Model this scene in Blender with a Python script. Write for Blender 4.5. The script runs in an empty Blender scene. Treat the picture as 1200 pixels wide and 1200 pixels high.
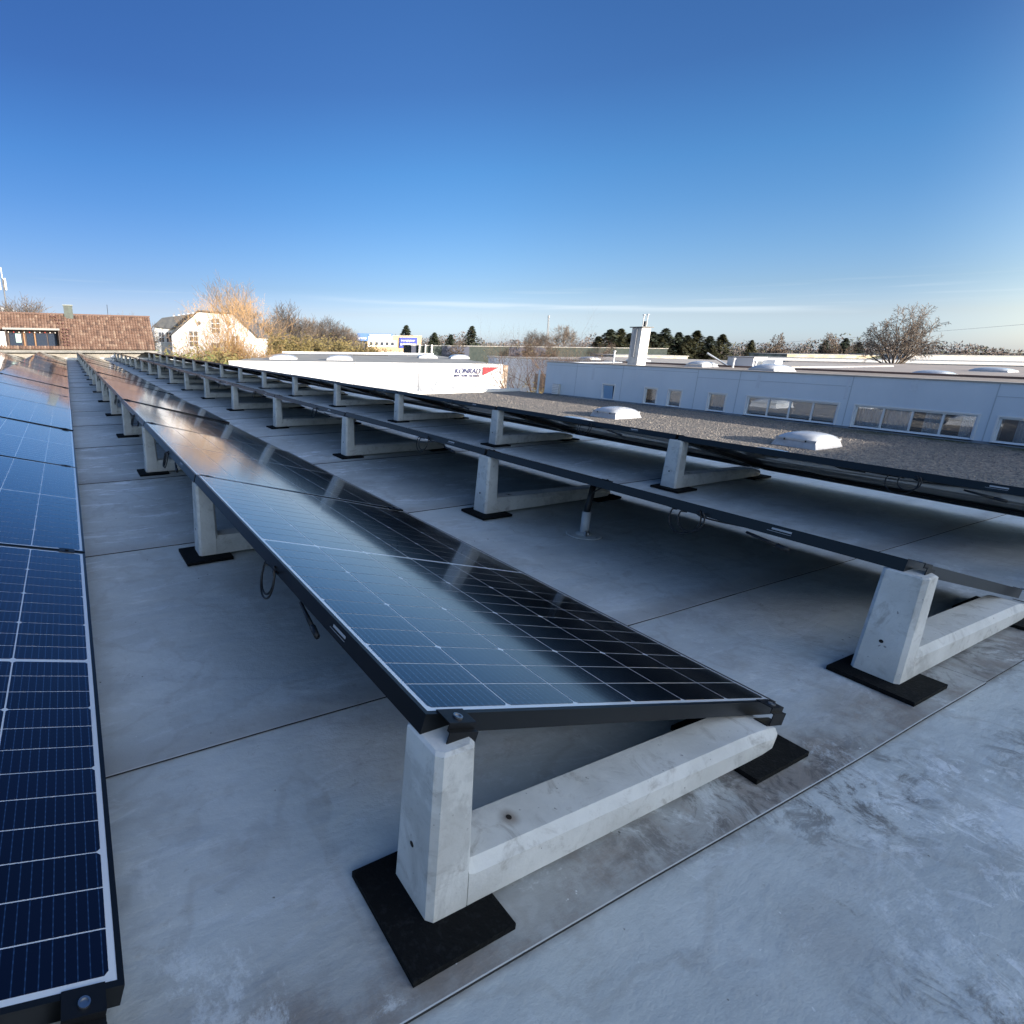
import bpy, math, random
from mathutils import Vector, Matrix
S = bpy.context.scene
C = S.collection
rnd = random.Random(7)

# ---------------------------------------------------------------- camera
cam = bpy.data.cameras.new('camera'); co = bpy.data.objects.new('camera', cam); C.objects.link(co)
S.camera = co
yaw, pitch, roll = 0.4539, -0.2775, 0.0125
cy, sy, cp, sp = math.cos(yaw), math.sin(yaw), math.cos(pitch), math.sin(pitch)
F = Vector((sy*cp, cy*cp, sp)); R0 = Vector((cy, -sy, 0)); U0 = R0.cross(F)
Rt = math.cos(roll)*R0 + math.sin(roll)*U0; Up = -math.sin(roll)*R0 + math.cos(roll)*U0
M = Matrix((Rt, Up, -F)).transposed().to_4x4(); M.translation = Vector((-0.442, -1.3298, 0.9232))
co.matrix_world = M
cam.sensor_width = 36; cam.sensor_fit = 'HORIZONTAL'
cam.lens = 655.08/1200*36
cam.shift_x = (600-405.7)/1200; cam.shift_y = (588.33-600)/1200
cam.clip_start = 0.02; cam.clip_end = 3000

# ---------------------------------------------------------------- world, sun, exposure
SKY_K = .655
SUN_AZ, SUN_EL = math.radians(161.4), math.radians(12)     # from +Y towards +X
sd = Vector((math.sin(SUN_AZ)*math.cos(SUN_EL), math.cos(SUN_AZ)*math.cos(SUN_EL), math.sin(SUN_EL)))
w = bpy.data.worlds.new('World'); S.world = w; w.use_nodes = True
nt = w.node_tree; nt.nodes.clear()
def N(t, typ, **k):
    n = t.nodes.new(typ)
    for a, b in k.items(): setattr(n, a, b)
    return n
def mth(t, op, a, b=None, c=None, clamp=False):
    n = N(t, 'ShaderNodeMath', operation=op); n.use_clamp = clamp
    for i, v in enumerate((a, b, c)):
        if v is None: continue
        if isinstance(v, (int, float)): n.inputs[i].default_value = v
        else: t.links.new(v, n.inputs[i])
    return n.outputs[0]
def mixc(t, fac, a, b, mode='MIX'):
    n = N(t, 'ShaderNodeMix', data_type='RGBA', blend_type=mode)
    for s, v in ((0, fac), (6, a), (7, b)):
        if isinstance(v, (int, float)): n.inputs[s].default_value = v
        elif isinstance(v, (tuple, list)): n.inputs[s].default_value = (*v[:3], 1)
        else: t.links.new(v, n.inputs[s])
    return n.outputs[2]
def ramp(t, v, p0, p1):
    n = N(t, 'ShaderNodeMapRange', interpolation_type='SMOOTHSTEP')
    t.links.new(v, n.inputs[0]); n.inputs[1].default_value = p0; n.inputs[2].default_value = p1
    return n.outputs[0]
sky = N(nt, 'ShaderNodeTexSky', sky_type='NISHITA')
sky.sun_disc = False; sky.sun_elevation = SUN_EL; sky.sun_rotation = SUN_AZ
sky.air_density = 1.0; sky.dust_density = 0.8; sky.ozone_density = 1.6; sky.altitude = 300
tc = N(nt, 'ShaderNodeTexCoord'); mp = N(nt, 'ShaderNodeMapping'); mp.inputs['Scale'].default_value = (4, 4, 120)
nt.links.new(tc.outputs['Generated'], mp.inputs[0])
no = N(nt, 'ShaderNodeTexNoise'); no.inputs['Scale'].default_value = 1.3; no.inputs['Detail'].default_value = 5; no.inputs['Roughness'].default_value = .5
nt.links.new(mp.outputs[0], no.inputs[0])
sx = N(nt, 'ShaderNodeSeparateXYZ'); nt.links.new(tc.outputs['Generated'], sx.inputs[0])
z = sx.outputs[2]
zc = mth(nt, 'SUBTRACT', mth(nt, 'ADD', .084, mth(nt, 'MULTIPLY', no.outputs[0], .008)), mth(nt, 'MULTIPLY', sx.outputs[0], .042))
dz = mth(nt, 'ABSOLUTE', mth(nt, 'SUBTRACT', z, zc))
line_ = mth(nt, 'SUBTRACT', 1, ramp(nt, dz, .0005, .0065))
xm = mth(nt, 'MULTIPLY', ramp(nt, sx.outputs[0], .30, .62), mth(nt, 'SUBTRACT', 1, ramp(nt, sx.outputs[0], .86, .93)))
ymsk = ramp(nt, sx.outputs[1], .1, .3)
wisp = mth(nt, 'MULTIPLY', mth(nt, 'MULTIPLY', ramp(nt, no.outputs[0], .56, .72), mth(nt, 'MULTIPLY', ramp(nt, z, .03, .05), mth(nt, 'SUBTRACT', 1, ramp(nt, z, .07, .11)))), .10)
cl = mth(nt, 'MAXIMUM', wisp, mth(nt, 'MULTIPLY', mth(nt, 'MULTIPLY', line_, mth(nt, 'MULTIPLY', xm, ymsk)), mth(nt, 'MULTIPLY', ramp(nt, no.outputs[0], .3, .6), .42)))
tint = N(nt, 'ShaderNodeHueSaturation'); tint.inputs['Saturation'].default_value = .93
nt.links.new(sky.outputs[0], tint.inputs['Color'])
cr = N(nt, 'ShaderNodeValToRGB'); nt.links.new(mth(nt, 'MULTIPLY', z, 2), cr.inputs[0])   # clear winter air: deeper blue away from the sun
stops = [(0, (.55, .72, 1.30)), (.05, (.48, .61, 1.05)), (.092, (.46, .52, .80)), (.17, (.335, .425, .64)), (.27, (.275, .405, .615)), (.39, (.215, .38, .60)), (.50, (.178, .362, .59)), (.60, (.160, .325, .555)), (.70, (.147, .285, .51)), (1.0, (.135, .27, .50))]
while len(cr.color_ramp.elements) < len(stops): cr.color_ramp.elements.new(.5)
for e, (p_, c_) in zip(cr.color_ramp.elements, stops): e.position = p_; e.color = (*[v*SKY_K for v in c_], 1)
dt = N(nt, 'ShaderNodeVectorMath', operation='DOT_PRODUCT'); nt.links.new(tc.outputs['Generated'], dt.inputs[0]); dt.inputs[1].default_value = (math.sin(SUN_AZ), math.cos(SUN_AZ), 0)
sunside = ramp(nt, dt.outputs['Value'], -.08, .62)
am = ramp(nt, mth(nt, 'MULTIPLY', dt.outputs['Value'], -1), .5, 1.0)
aw = N(nt, 'ShaderNodeCombineXYZ')
for i_, k_ in enumerate((.45, .44, .36)): nt.links.new(mth(nt, 'SUBTRACT', 1, mth(nt, 'MULTIPLY', am, k_)), aw.inputs[i_])
mulc = mixc(nt, sunside, cr.outputs[0], (1.30, 1.15, 1.0))
skc = mixc(nt, cl, mixc(nt, 1.0, mixc(nt, 1.0, tint.outputs[0], mulc, 'MULTIPLY'), aw.outputs[0], 'MULTIPLY'), (1.75, 1.95, 2.1))
bg = N(nt, 'ShaderNodeBackground'); bg.inputs[1].default_value = .13
wo = N(nt, 'ShaderNodeOutputWorld')
nt.links.new(skc, bg.inputs[0]); nt.links.new(bg.outputs[0], wo.inputs[0])
sl = bpy.data.lights.new('sun', 'SUN'); sl.energy = 2.8; sl.angle = math.radians(.5); sl.color = (1, .91, .80)
so = bpy.data.objects.new('sun', sl); C.objects.link(so); so.rotation_euler = sd.to_track_quat('Z', 'Y').to_euler()
S.view_settings.view_transform = 'Standard'; S.view_settings.look = 'None'
S.view_settings.gamma = 1; S.view_settings.use_curve_mapping = False
S.view_settings.exposure = 2.02

# ---------------------------------------------------------------- materials
def mat(name, col, rough=.7, col2=None, scale=4, detail=6, lo=.35, hi=.65, bump=0, bscale=None, metal=0, coat=0, spec=.5, coords='Object', stretch=None, bdist=.01):
    m = bpy.data.materials.new(name); m.use_nodes = True; t = m.node_tree
    b = t.nodes['Principled BSDF']
    b.inputs['Base Color'].default_value = (*col, 1); b.inputs['Roughness'].default_value = rough
    b.inputs['Metallic'].default_value = metal; b.inputs['Coat Weight'].default_value = coat
    b.inputs['Specular IOR Level'].default_value = spec
    if col2 or bump:
        tcn = N(t, 'ShaderNodeTexCoord'); v = tcn.outputs[coords]
        if stretch:
            mpn = N(t, 'ShaderNodeMapping'); mpn.inputs['Scale'].default_value = stretch; t.links.new(v, mpn.inputs[0]); v = mpn.outputs[0]
    if col2:
        n = N(t, 'ShaderNodeTexNoise'); n.inputs['Scale'].default_value = scale; n.inputs['Detail'].default_value = detail; n.inputs['Roughness'].default_value = .62
        t.links.new(v, n.inputs[0])
        t.links.new(mixc(t, ramp(t, n.outputs[0], lo, hi), col, col2), b.inputs['Base Color'])
    if bump:
        n = N(t, 'ShaderNodeTexNoise'); n.inputs['Scale'].default_value = bscale or scale*4; n.inputs['Detail'].default_value = 5
        t.links.new(v, n.inputs[0]); bn = N(t, 'ShaderNodeBump'); bn.inputs['Strength'].default_value = bump; bn.inputs['Distance'].default_value = bdist
        t.links.new(n.outputs[0], bn.inputs['Height']); t.links.new(bn.outputs[0], b.inputs['Normal'])
    return m

def membrane_mat():
    m = bpy.data.materials.new('roof_membrane'); m.use_nodes = True; t = m.node_tree; b = t.nodes['Principled BSDF']
    g = N(t, 'ShaderNodeNewGeometry'); P = g.outputs['Position']
    def noise(sc, det=6, ro=.6, st=(1,1,1), dist=0):
        mpn = N(t, 'ShaderNodeMapping'); mpn.inputs['Scale'].default_value = st; t.links.new(P, mpn.inputs[0])
        n = N(t, 'ShaderNodeTexNoise'); n.inputs['Scale'].default_value = sc; n.inputs['Detail'].default_value = det
        n.inputs['Roughness'].default_value = ro; n.inputs['Distortion'].default_value = dist
        t.links.new(mpn.outputs[0], n.inputs[0]); return n.outputs[0]
    sx = N(t, 'ShaderNodeSeparateXYZ'); t.links.new(P, sx.inputs[0]); x, y = sx.outputs[0], sx.outputs[1]
    def over(c, f, k, col): return mixc(t, mth(t, 'MULTIPLY', f, k), c, col)
    c = mixc(t, ramp(t, noise(.8, 3), .32, .68), (.445, .468, .458), (.575, .605, .595))
    c = over(c, ramp(t, noise(2.7, 7, .68), .46, .66), .5, (.67, .70, .69))        # chalky bloom
    c = over(c, ramp(t, noise(1.9, 9, .74, (1, 1.3, 1)), .52, .66), .45, (.36, .355, .345)) # dust film
    c = over(c, ramp(t, noise(8, 7, .72, (1, 1.6, 1), .3), .56, .68), .35, (.34, .32, .29))
    # dried puddle rims
    v = noise(1.35, 5, .55, (1, 1, 1), .25); rim = mth(t, 'SUBTRACT', 1, ramp(t, mth(t, 'ABSOLUTE', mth(t, 'SUBTRACT', v, .5)), .002, .016))
    c = over(c, rim, .22, (.32, .30, .27))
    # pale scuffs, brushed across the aisles
    aisle = ramp(t, y, .4, 2.5)
    sc1 = ramp(t, noise(4.0, 9, .82, (.55, 2.2, 1), .9), .545, .60)
    c = over(c, mth(t, 'MULTIPLY', sc1, mth(t, 'ADD', .22, mth(t, 'MULTIPLY', aisle, .78))), .8, (.84, .88, .92))
    sc3 = ramp(t, noise(13, 6, .8, (.5, 2.2, 1), .6), .66, .71)
    c = over(c, mth(t, 'MULTIPLY', sc3, ramp(t, noise(1.2, 2), .45, .6)), .55, (.84, .88, .92))
    # brown dirt along the near lap and round the blocks
    d1 = mth(t, 'MULTIPLY', ramp(t, y, -.885, -.865), mth(t, 'SUBTRACT', 1, ramp(t, y, -.83, -.62)))
    d1 = mth(t, 'MULTIPLY', d1, mth(t, 'SUBTRACT', 1, ramp(t, x, 3.2, 4.2)))
    c = over(c, mth(t, 'MULTIPLY', d1, mth(t, 'ADD', .45, mth(t, 'MULTIPLY', ramp(t, noise(4, 7, .7), .4, .62), .55))), .88, (.23, .19, .16))
    def blot(cx_, cy_, rx, ry, r0, r1):
        dx = mth(t, 'DIVIDE', mth(t, 'SUBTRACT', x, cx_), rx); dy = mth(t, 'DIVIDE', mth(t, 'SUBTRACT', y, cy_), ry)
        rr = mth(t, 'SQRT', mth(t, 'ADD', mth(t, 'MULTIPLY', dx, dx), mth(t, 'MULTIPLY', dy, dy)))
        return mth(t, 'SUBTRACT', 1, ramp(t, rr, r0, r1))
    dirtn = ramp(t, noise(10, 9, .78, (1, 1, 1), .8), .47, .60)
    for q in ((1.00, -.93, .42, .16, .2, 1.0), (2.35, -.98, .6, .2, .2, 1.0), (.75, -.82, .6, .10, .2, 1.0), (1.6, -1.05, .4, .14, 0, 1), (2.0, -.8, .7, .12, .1, 1), (.6, -1.25, .3, .2, 0, 1)):
        c = over(c, mth(t, 'MULTIPLY', blot(*q), dirtn), .8, (.10, .085, .075))
    palen = ramp(t, noise(12, 9, .8, (1, 1, 1), .9), .52, .60)
    for q in ((1.15, -1.02, .45, .16, .2, 1.0), (.95, -1.25, .6, .2, .1, 1.0), (1.8, -1.3, .7, .25, .3, 1.0), (2.9, -1.4, .9, .4, .3, 1)):
        c = over(c, mth(t, 'MULTIPLY', blot(*q), palen), .7, (.92, .93, .93))
    chalk = ramp(t, noise(3.4, 10, .8, (1, 1, 1), .5), .54, .62)
    c = over(c, mth(t, 'MULTIPLY', chalk, mth(t, 'SUBTRACT', 1, ramp(t, y, -.9, .3))), .5, (.80, .83, .83))
    crinkle = ramp(t, noise(22, 6, .75, (1, 1.4, 1), .4), .60, .66)
    c = over(c, mth(t, 'MULTIPLY', crinkle, ramp(t, noise(2, 3), .45, .6)), .4, (.25, .24, .22))
    # each lap: dust just beyond its edge
    lap = None
    for yy in (-.2, 1.235, 2.65):
        q = mth(t, 'MULTIPLY', ramp(t, y, yy-.004, yy), mth(t, 'SUBTRACT', 1, ramp(t, y, yy+.03, yy+.12)))
        lap = q if lap is None else mth(t, 'MAXIMUM', lap, q)
    c = over(c, lap, .38, (.30, .27, .24))
    specks = ramp(t, noise(38, 2, .5), .745, .775)
    c = over(c, specks, .8, (.08, .07, .06))
    sp2 = ramp(t, noise(52, 2, .5), .75, .78)
    c = over(c, sp2, .6, (.9, .9, .88))
    t.links.new(c, b.inputs['Base Color'])
    t.links.new(mth(t, 'ADD', .42, mth(t, 'MULTIPLY', noise(3.5, 6, .7, (1, 1, 1), .8), .34)), b.inputs['Roughness'])
    h = mth(t, 'ADD', mth(t, 'ADD', mth(t, 'MULTIPLY', noise(1.6, 4, .5, (1, 2.2, 1)), 2.2), mth(t, 'MULTIPLY', noise(9, 7, .7, (1, 1.8, 1)), .45)), mth(t, 'MULTIPLY', noise(110, 3), .06))
    bn = N(t, 'ShaderNodeBump'); bn.inputs['Strength'].default_value = .6; bn.inputs['Distance'].default_value = .014
    t.links.new(h, bn.inputs['Height']); t.links.new(bn.outputs[0], b.inputs['Normal'])
    return m
MEM = membrane_mat()
LIP = mat('seam_lip', (.66, .65, .62), .6)  # paler strip: the lit lip of each lap is put into the colour
SEAM = mat('seam_edge', (.02, .021, .023), .8)

def concrete_mat():
    m = bpy.data.materials.new('cast_concrete'); m.use_nodes = True; t = m.node_tree; b = t.nodes['Principled BSDF']
    tcn = N(t, 'ShaderNodeTexCoord'); P = tcn.outputs['Object']
    oi = N(t, 'ShaderNodeObjectInfo'); ad = N(t, 'ShaderNodeVectorMath', operation='ADD'); cx = N(t, 'ShaderNodeCombineXYZ')
    t.links.new(mth(t, 'MULTIPLY', oi.outputs['Random'], 37), cx.inputs[0]); t.links.new(P, ad.inputs[0]); t.links.new(cx.outputs[0], ad.inputs[1])
    def noise(sc, det=6, ro=.6, dist=0):
        n = N(t, 'ShaderNodeTexNoise'); n.inputs['Scale'].default_value = sc; n.inputs['Detail'].default_value = det
        n.inputs['Roughness'].default_value = ro; n.inputs['Distortion'].default_value = dist; t.links.new(ad.outputs[0], n.inputs[0]); return n.outputs[0]
    c = mixc(t, ramp(t, noise(7), .3, .7), (.60, .59, .56), (.73, .72, .69))
    c = mixc(t, mth(t, 'MULTIPLY', ramp(t, noise(13, 8, .7, 1), .52, .72), .65), c, (.33, .30, .265))
    c = mixc(t, mth(t, 'MULTIPLY', ramp(t, noise(5, 5, .7, 2), .56, .66), .35), c, (.70, .69, .68))
    c = mixc(t, mth(t, 'MULTIPLY', ramp(t, noise(3.2, 6, .7, .4), .55, .62), .45), c, (.40, .39, .37))
    pits = ramp(t, noise(75, 2, .5), .72, .77)
    c = mixc(t, mth(t, 'MULTIPLY', pits, .7), c, (.16, .15, .14))
    # rust ring round the lifting socket on the base
    vm = N(t, 'ShaderNodeVectorMath', operation='DISTANCE'); vm.inputs[1].default_value = (.19, 0, .10); t.links.new(P, vm.inputs[0])
    c = mixc(t, mth(t, 'MULTIPLY', mth(t, 'SUBTRACT', 1, ramp(t, mth(t, 'ADD', vm.outputs['Value'], mth(t, 'MULTIPLY', noise(40), .012)), .008, .034)), .75), c, (.16, .10, .06))
    t.links.new(c, b.inputs['Base Color']); b.inputs['Roughness'].default_value = .8
    bn = N(t, 'ShaderNodeBump'); bn.inputs['Strength'].default_value = .4; bn.inputs['Distance'].default_value = .003
    t.links.new(mth(t, 'ADD', noise(90, 4), mth(t, 'MULTIPLY', noise(14, 4), 2.0)), bn.inputs['Height']); t.links.new(bn.outputs[0], b.inputs['Normal'])
    return m
CONC = concrete_mat()
RUB = mat('recycled_rubber', (.004, .0045, .005), .9, (.011, .012, .013), 90, 3, .5, .7, spec=.2, bump=.6, bscale=160, bdist=.004)
FRAME = mat('black_anodised_frame', (.009, .010, .011), .34, spec=.35)
CABLE = mat('black_cable', (.012, .012, .013), .5)
CLAMP = mat('black_clamp', (.008, .008, .009), .45, spec=.35)
STEEL = mat('steel', (.55, .55, .56), .35, metal=1)
SOCK = mat('socket_hole', (.02, .015, .012), .9)

PW, PL = 1.0981, 1.762      # slope width, length
MRG, MID = .0175, .011
CW = (PW-2*MRG)/6; CL = (PL-2*MRG-MID)/24
def cellmat(name, pattern):
    """dark cells under glass; pattern=True prints the cell grid on the far laminates"""
    m = bpy.data.materials.new(name); m.use_nodes = True; t = m.node_tree; b = t.nodes['Principled BSDF']
    tcn = N(t, 'ShaderNodeTexCoord'); sx = N(t, 'ShaderNodeSeparateXYZ'); t.links.new(tcn.outputs['Object'], sx.inputs[0])
    x, y = sx.outputs[0], sx.outputs[1]
    cell = (.034, .022, .038); line = (.80, .82, .84)
    u = mth(t, 'DIVIDE', mth(t, 'SUBTRACT', x, MRG), CW)
    fb = mth(t, 'FRACT', mth(t, 'MULTIPLY', u, 11))
    bus = mth(t, 'LESS_THAN', mth(t, 'ABSOLUTE', mth(t, 'SUBTRACT', fb, .5)), .045)
    c = mixc(t, mth(t, 'MULTIPLY', bus, .5), cell, (.10, .105, .12))
    if pattern:
        fx = mth(t, 'ABSOLUTE', mth(t, 'SUBTRACT', mth(t, 'FRACT', u), .5))
        lx = mth(t, 'GREATER_THAN', fx, .5-.0022/CW)
        ys = mth(t, 'ABSOLUTE', mth(t, 'SUBTRACT', y, PL/2))
        v = mth(t, 'DIVIDE', mth(t, 'SUBTRACT', ys, MID/2), CL)
        fy = mth(t, 'ABSOLUTE', mth(t, 'SUBTRACT', mth(t, 'FRACT', v), .5))
        ly = mth(t, 'GREATER_THAN', fy, .5-.0014/CL)
        lm = mth(t, 'LESS_THAN', ys, MID/2)
        ex = mth(t, 'GREATER_THAN', mth(t, 'ABSOLUTE', mth(t, 'SUBTRACT', x, PW/2)), PW/2-MRG)
        ey = mth(t, 'GREATER_THAN', ys, PL/2-MRG)
        l = mth(t, 'MAXIMUM', mth(t, 'MAXIMUM', lx, ly), mth(t, 'MAXIMUM', lm, mth(t, 'MAXIMUM', ex, ey)))
        c = mixc(t, l, c, line); t.links.new(mth(t, 'SUBTRACT', 1, l), b.inputs['Metallic'])
    t.links.new(c, b.inputs['Base Color'])
    b.inputs['Roughness'].default_value = .20; b.inputs['Metallic'].default_value = 1
    b.inputs['Coat Weight'].default_value = 1; b.inputs['Coat IOR'].default_value = 1.6
    n = N(t, 'ShaderNodeTexNoise'); n.inputs['Scale'].default_value = 2.2; n.inputs['Detail'].default_value = 6
    g = N(t, 'ShaderNodeNewGeometry'); t.links.new(g.outputs['Position'], n.inputs[0])
    t.links.new(mth(t, 'ADD', .03, mth(t, 'MULTIPLY', n.outputs[0], .09)), b.inputs['Coat Roughness'])
    return m
CELL = cellmat('solar_cell', False); LAMP = cellmat('laminate_printed', True)
LAMW = mat('white_backsheet', (.80, .82, .84), .4, coat=1)
LAMW.node_tree.nodes['Principled BSDF'].inputs['Coat Roughness'].default_value = .08; LAMW.node_tree.nodes['Principled BSDF'].inputs['Coat IOR'].default_value = 1.55
UND = mat('laminate_rear', (.035, .04, .05), .3, (.05, .055, .065), 6, coat=.4)

# ---------------------------------------------------------------- mesh helpers
class MB:
    def __init__(s): s.v = []; s.f = []; s.mi = []
    def quad(s, pts, mi=0):
        n = len(s.v); s.v += [tuple(p) for p in pts]; s.f.append(tuple(range(n, n+len(pts)))); s.mi.append(mi)
    def box(s, x0, x1, y0, y1, z0, z1, mi=0):
        n = len(s.v)
        s.v += [(x, y, z) for z in (z0, z1) for y in (y0, y1) for x in (x0, x1)]
        for f in ((0, 2, 3, 1), (4, 5, 7, 6), (0, 1, 5, 4), (2, 6, 7, 3), (0, 4, 6, 2), (1, 3, 7, 5)):
            s.f.append(tuple(n+i for i in f)); s.mi.append(mi)
        return s
    def loft(s, rings, cap=True, mi=0):
        """rings: lists of equal length, joined one to the next"""
        n = len(s.v); k = len(rings[0])
        for r in rings: s.v += [tuple(p) for p in r]
        for a in range(len(rings)-1):
            for i in range(k):
                j = (i+1) % k
                s.f.append((n+a*k+i, n+a*k+j, n+(a+1)*k+j, n+(a+1)*k+i)); s.mi.append(mi)
        if cap:
            s.f.append(tuple(n+i for i in reversed(range(k)))); s.mi.append(mi)
            s.f.append(tuple(n+(len(rings)-1)*k+i for i in range(k))); s.mi.append(mi)
        return s
    def tube(s, pts, r, k=6, mi=0, cap=True):
        pts = [Vector(p) for p in pts]; rs = r if isinstance(r, (list, tuple)) else [r]*len(pts)
        rings = []
        for i, p in enumerate(pts):
            d = (pts[min(i+1, len(pts)-1)]-pts[max(i-1, 0)]).normalized()
            a = d.orthogonal().normalized() if i == 0 else (a-d*a.dot(d)).normalized()
            b = d.cross(a)
            rings.append([p+rs[i]*(math.cos(2*math.pi*j/k)*a+math.sin(2*math.pi*j/k)*b) for j in range(k)])
        return s.loft(rings, cap, mi)
    def lathe(s, prof, c=(0, 0), k=16, mi=0, cap=True):
        return s.loft([[(c[0]+r*math.cos(2*math.pi*j/k), c[1]+r*math.sin(2*math.pi*j/k), zz) for j in range(k)] for r, zz in prof], cap, mi)
    def mesh(s, name, mats, smooth=False):
        me = bpy.data.meshes.new(name); me.from_pydata(s.v, [], s.f)
        for m in (mats if isinstance(mats, (list, tuple)) else [mats]): me.materials.append(m)
        me.polygons.foreach_set('material_index', s.mi)
        if smooth: me.polygons.foreach_set('use_smooth', [True]*len(s.f))
        me.update(); return me
    def build(s, name, mats, parent=None, smooth=False, **k): return put(name, s.mesh(name, mats, smooth), parent, **k)
def tag(o, label=None, cat=None, group=None, kind=None):
    if label: o['label'] = label
    if cat: o['category'] = cat
    if group: o['group'] = group
    if kind: o['kind'] = kind
    return o
def put(name, me, parent=None, loc=None, rotz=None, label=None, kind=None):
    o = bpy.data.objects.new(name, me); C.objects.link(o)
    if parent: o.parent = parent
    if loc: o.location = loc
    if rotz is not None: o.rotation_euler = (0, 0, rotz)
    if label: o['label'] = label
    if kind: o['kind'] = kind
    return o
def thing(name, label, cat, loc=(0, 0, 0), rotz=0, group=None):
    o = bpy.data.objects.new(name, None); C.objects.link(o); o.empty_display_size = .1
    o.location = loc; o.rotation_euler = (0, 0, rotz)
    return tag(o, label, cat, group)
def copy_tree(o, loc=None, parent=None, rotz=None):
    c = o.copy(); C.objects.link(c); c.parent = parent
    if loc is not None: c.location = loc
    if rotz is not None: c.rotation_euler = (0, 0, rotz)
    for ch in KIDS.get(o, ()): 
        d = copy_tree(ch, None, c)
    return c
class _K(dict): pass
def kids(o): return list(o.children)
KIDS = {}
def reg(o):
    ks = list(o.children)
    KIDS[o] = ks
    for k in ks: reg(k)
def box(name, m, x0, x1, y0, y1, z0, z1, parent=None, **k):
    return MB().box(x0, x1, y0, y1, z0, z1).build(name, m, parent, **k)
ORD = ['', 'first', 'second', 'third', 'fourth', 'fifth', 'sixth', 'seventh', 'eighth', 'ninth', 'tenth', 'eleventh', 'twelfth', 'thirteenth', 'fourteenth', 'fifteenth', 'sixteenth', 'seventeenth', 'eighteenth', 'nineteenth', 'twentieth', 'twenty-first', 'twenty-second', 'twenty-third']

# ---------------------------------------------------------------- setting: ground and our flat roof
GZ = -4.5
gm = mat('asphalt_and_grass', (.055, .055, .056), .9, (.05, .065, .03), .03, 8)
g = MB(); g.quad([(-2500, -2500, GZ), (2500, -2500, GZ), (2500, 2500, GZ), (-2500, 2500, GZ)])
tag(g.build('ground', gm), kind='structure')
RX0, RX1, RY0, RY1 = -6.5, 4.95, -6.0, 28.6
roof = thing('roof', None, None); tag(roof, kind='structure')
ys = [-5.2, -3.75, -2.31, -.87, -.2, 1.235, 2.65, 4.06, 5.49, 6.9, 8.33, 9.76, 11.19, 12.6, 14.05, 15.5, 16.9, 18.3, 19.75, 21.2, 22.6, 24.05, 25.5, 26.9, RY1]
def sheet(x0, x1, y0, y1, skew=0):
    b = MB(); nx = max(2, int((x1-x0)/.35)); zt, zb = .0045, .0005
    r2 = random.Random(int(y0*100)+5)
    wob = [r2.uniform(-.004, .004) for _ in range(nx+1)]
    for i in range(nx):
        a, c_ = x0+(x1-x0)*i/nx, x0+(x1-x0)*(i+1)/nx
        ya, yb = y0+wob[i]+skew*a, y0+wob[i+1]+skew*c_
        b.quad([(a, ya, zt), (c_, yb, zt), (c_, y1+.05, zb), (a, y1+.05, zb)], 0)
        b.quad([(a, ya-.0015, -.002), (c_, yb-.0015, -.002), (c_, yb, zt), (a, ya, zt)], 1)
        b.quad([(a, ya, zt+.0002), (c_, yb, zt+.0002), (c_, yb+.0022, zt+.0003), (a, ya+.0022, zt+.0003)], 2)
    b.build('membrane_sheet', [MEM, SEAM, LIP], roof)
for i in range(len(ys)-1):
    if abs(ys[i]+.87) < .01:
        sheet(RX0, 1.84, ys[i], ys[i+1]); 
        b = MB(); b.quad([(1.84, -.87, .0052), (RX1, -.87, .0052), (RX1, -.15, .0012), (1.79, -.15, .0012)], 0)
        b.quad([(1.84, -.87, -.002), (RX1, -.87, -.002), (RX1, -.87, .0052), (1.84, -.87, .0052)], 1)
        b.quad([(1.84, -.87, -.002), (1.84, -.87, .0052), (1.79, -.15, .0012), (1.79, -.15, -.002)], 1)
        b.build('membrane_sheet', [MEM, SEAM], roof)
    else: sheet(RX0, RX1, ys[i], ys[i+1])
b = MB().box(RX0, RX1, RY0, RY1, -.35, -.003); b.build('roof_slab', MEM, roof)
parm = mat('parapet_sheet', (.34, .35, .36), .5, (.26, .27, .28), 3)
b = MB(); b.box(RX1-.16, RX1, RY0, RY1, -.003, .045); b.build('parapet', parm, roof)
b = MB(); b.box(RX0, RX1-.16, RY1-.3, RY1, -.003, .10); b.build('parapet', mat('pale_capping', (.62, .61, .58), .6, (.5, .5, .48), 5), roof)
wallm = mat('grey_render', (.35, .36, .37), .85, (.28, .29, .30), .8)
b = MB(); b.box(RX0+.05, RX1-.05, RY0+.05, RY1-.05, GZ, -.35); b.build('wall', wallm, roof)

# ---------------------------------------------------------------- solar panels
A0 = math.atan2(.3708-.0804, 1.059); HZ, LZ = .3708, .0804
# frame mesh in panel space: x down the slope (0..PW), y along the row (0..PL), z normal to the glass
def frame_mesh():
    b = MB(); T = .035; L = .009
    b.box(0, .0018, 0, PL, -T, 0); b.box(PW-.0018, PW, 0, PL, -T, 0)
    b.box(.0018, PW-.0018, 0, .0018, -T, 0); b.box(.0018, PW-.0018, PL-.0018, PL, -T, 0)
    for x0, x1, y0, y1 in ((.0018, L, .0018, PL-.0018), (PW-L, PW-.0018, .0018, PL-.0018), (L, PW-L, .0018, L), (L, PW-L, PL-L, PL-.0018)):
        b.box(x0, x1, y0, y1, -.0075, -.0001)
    for x0, x1, y0, y1 in ((.0018, .028, .0018, PL-.0018), (PW-.028, PW-.0018, .0018, PL-.0018), (.028, PW-.028, .0018, .028), (.028, PW-.028, PL-.028, PL-.0018)):
        b.box(x0, x1, y0, y1, -T+.0001, -T+.0018)
    return b.mesh('frame', FRAME)
FRM = frame_mesh()
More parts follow.
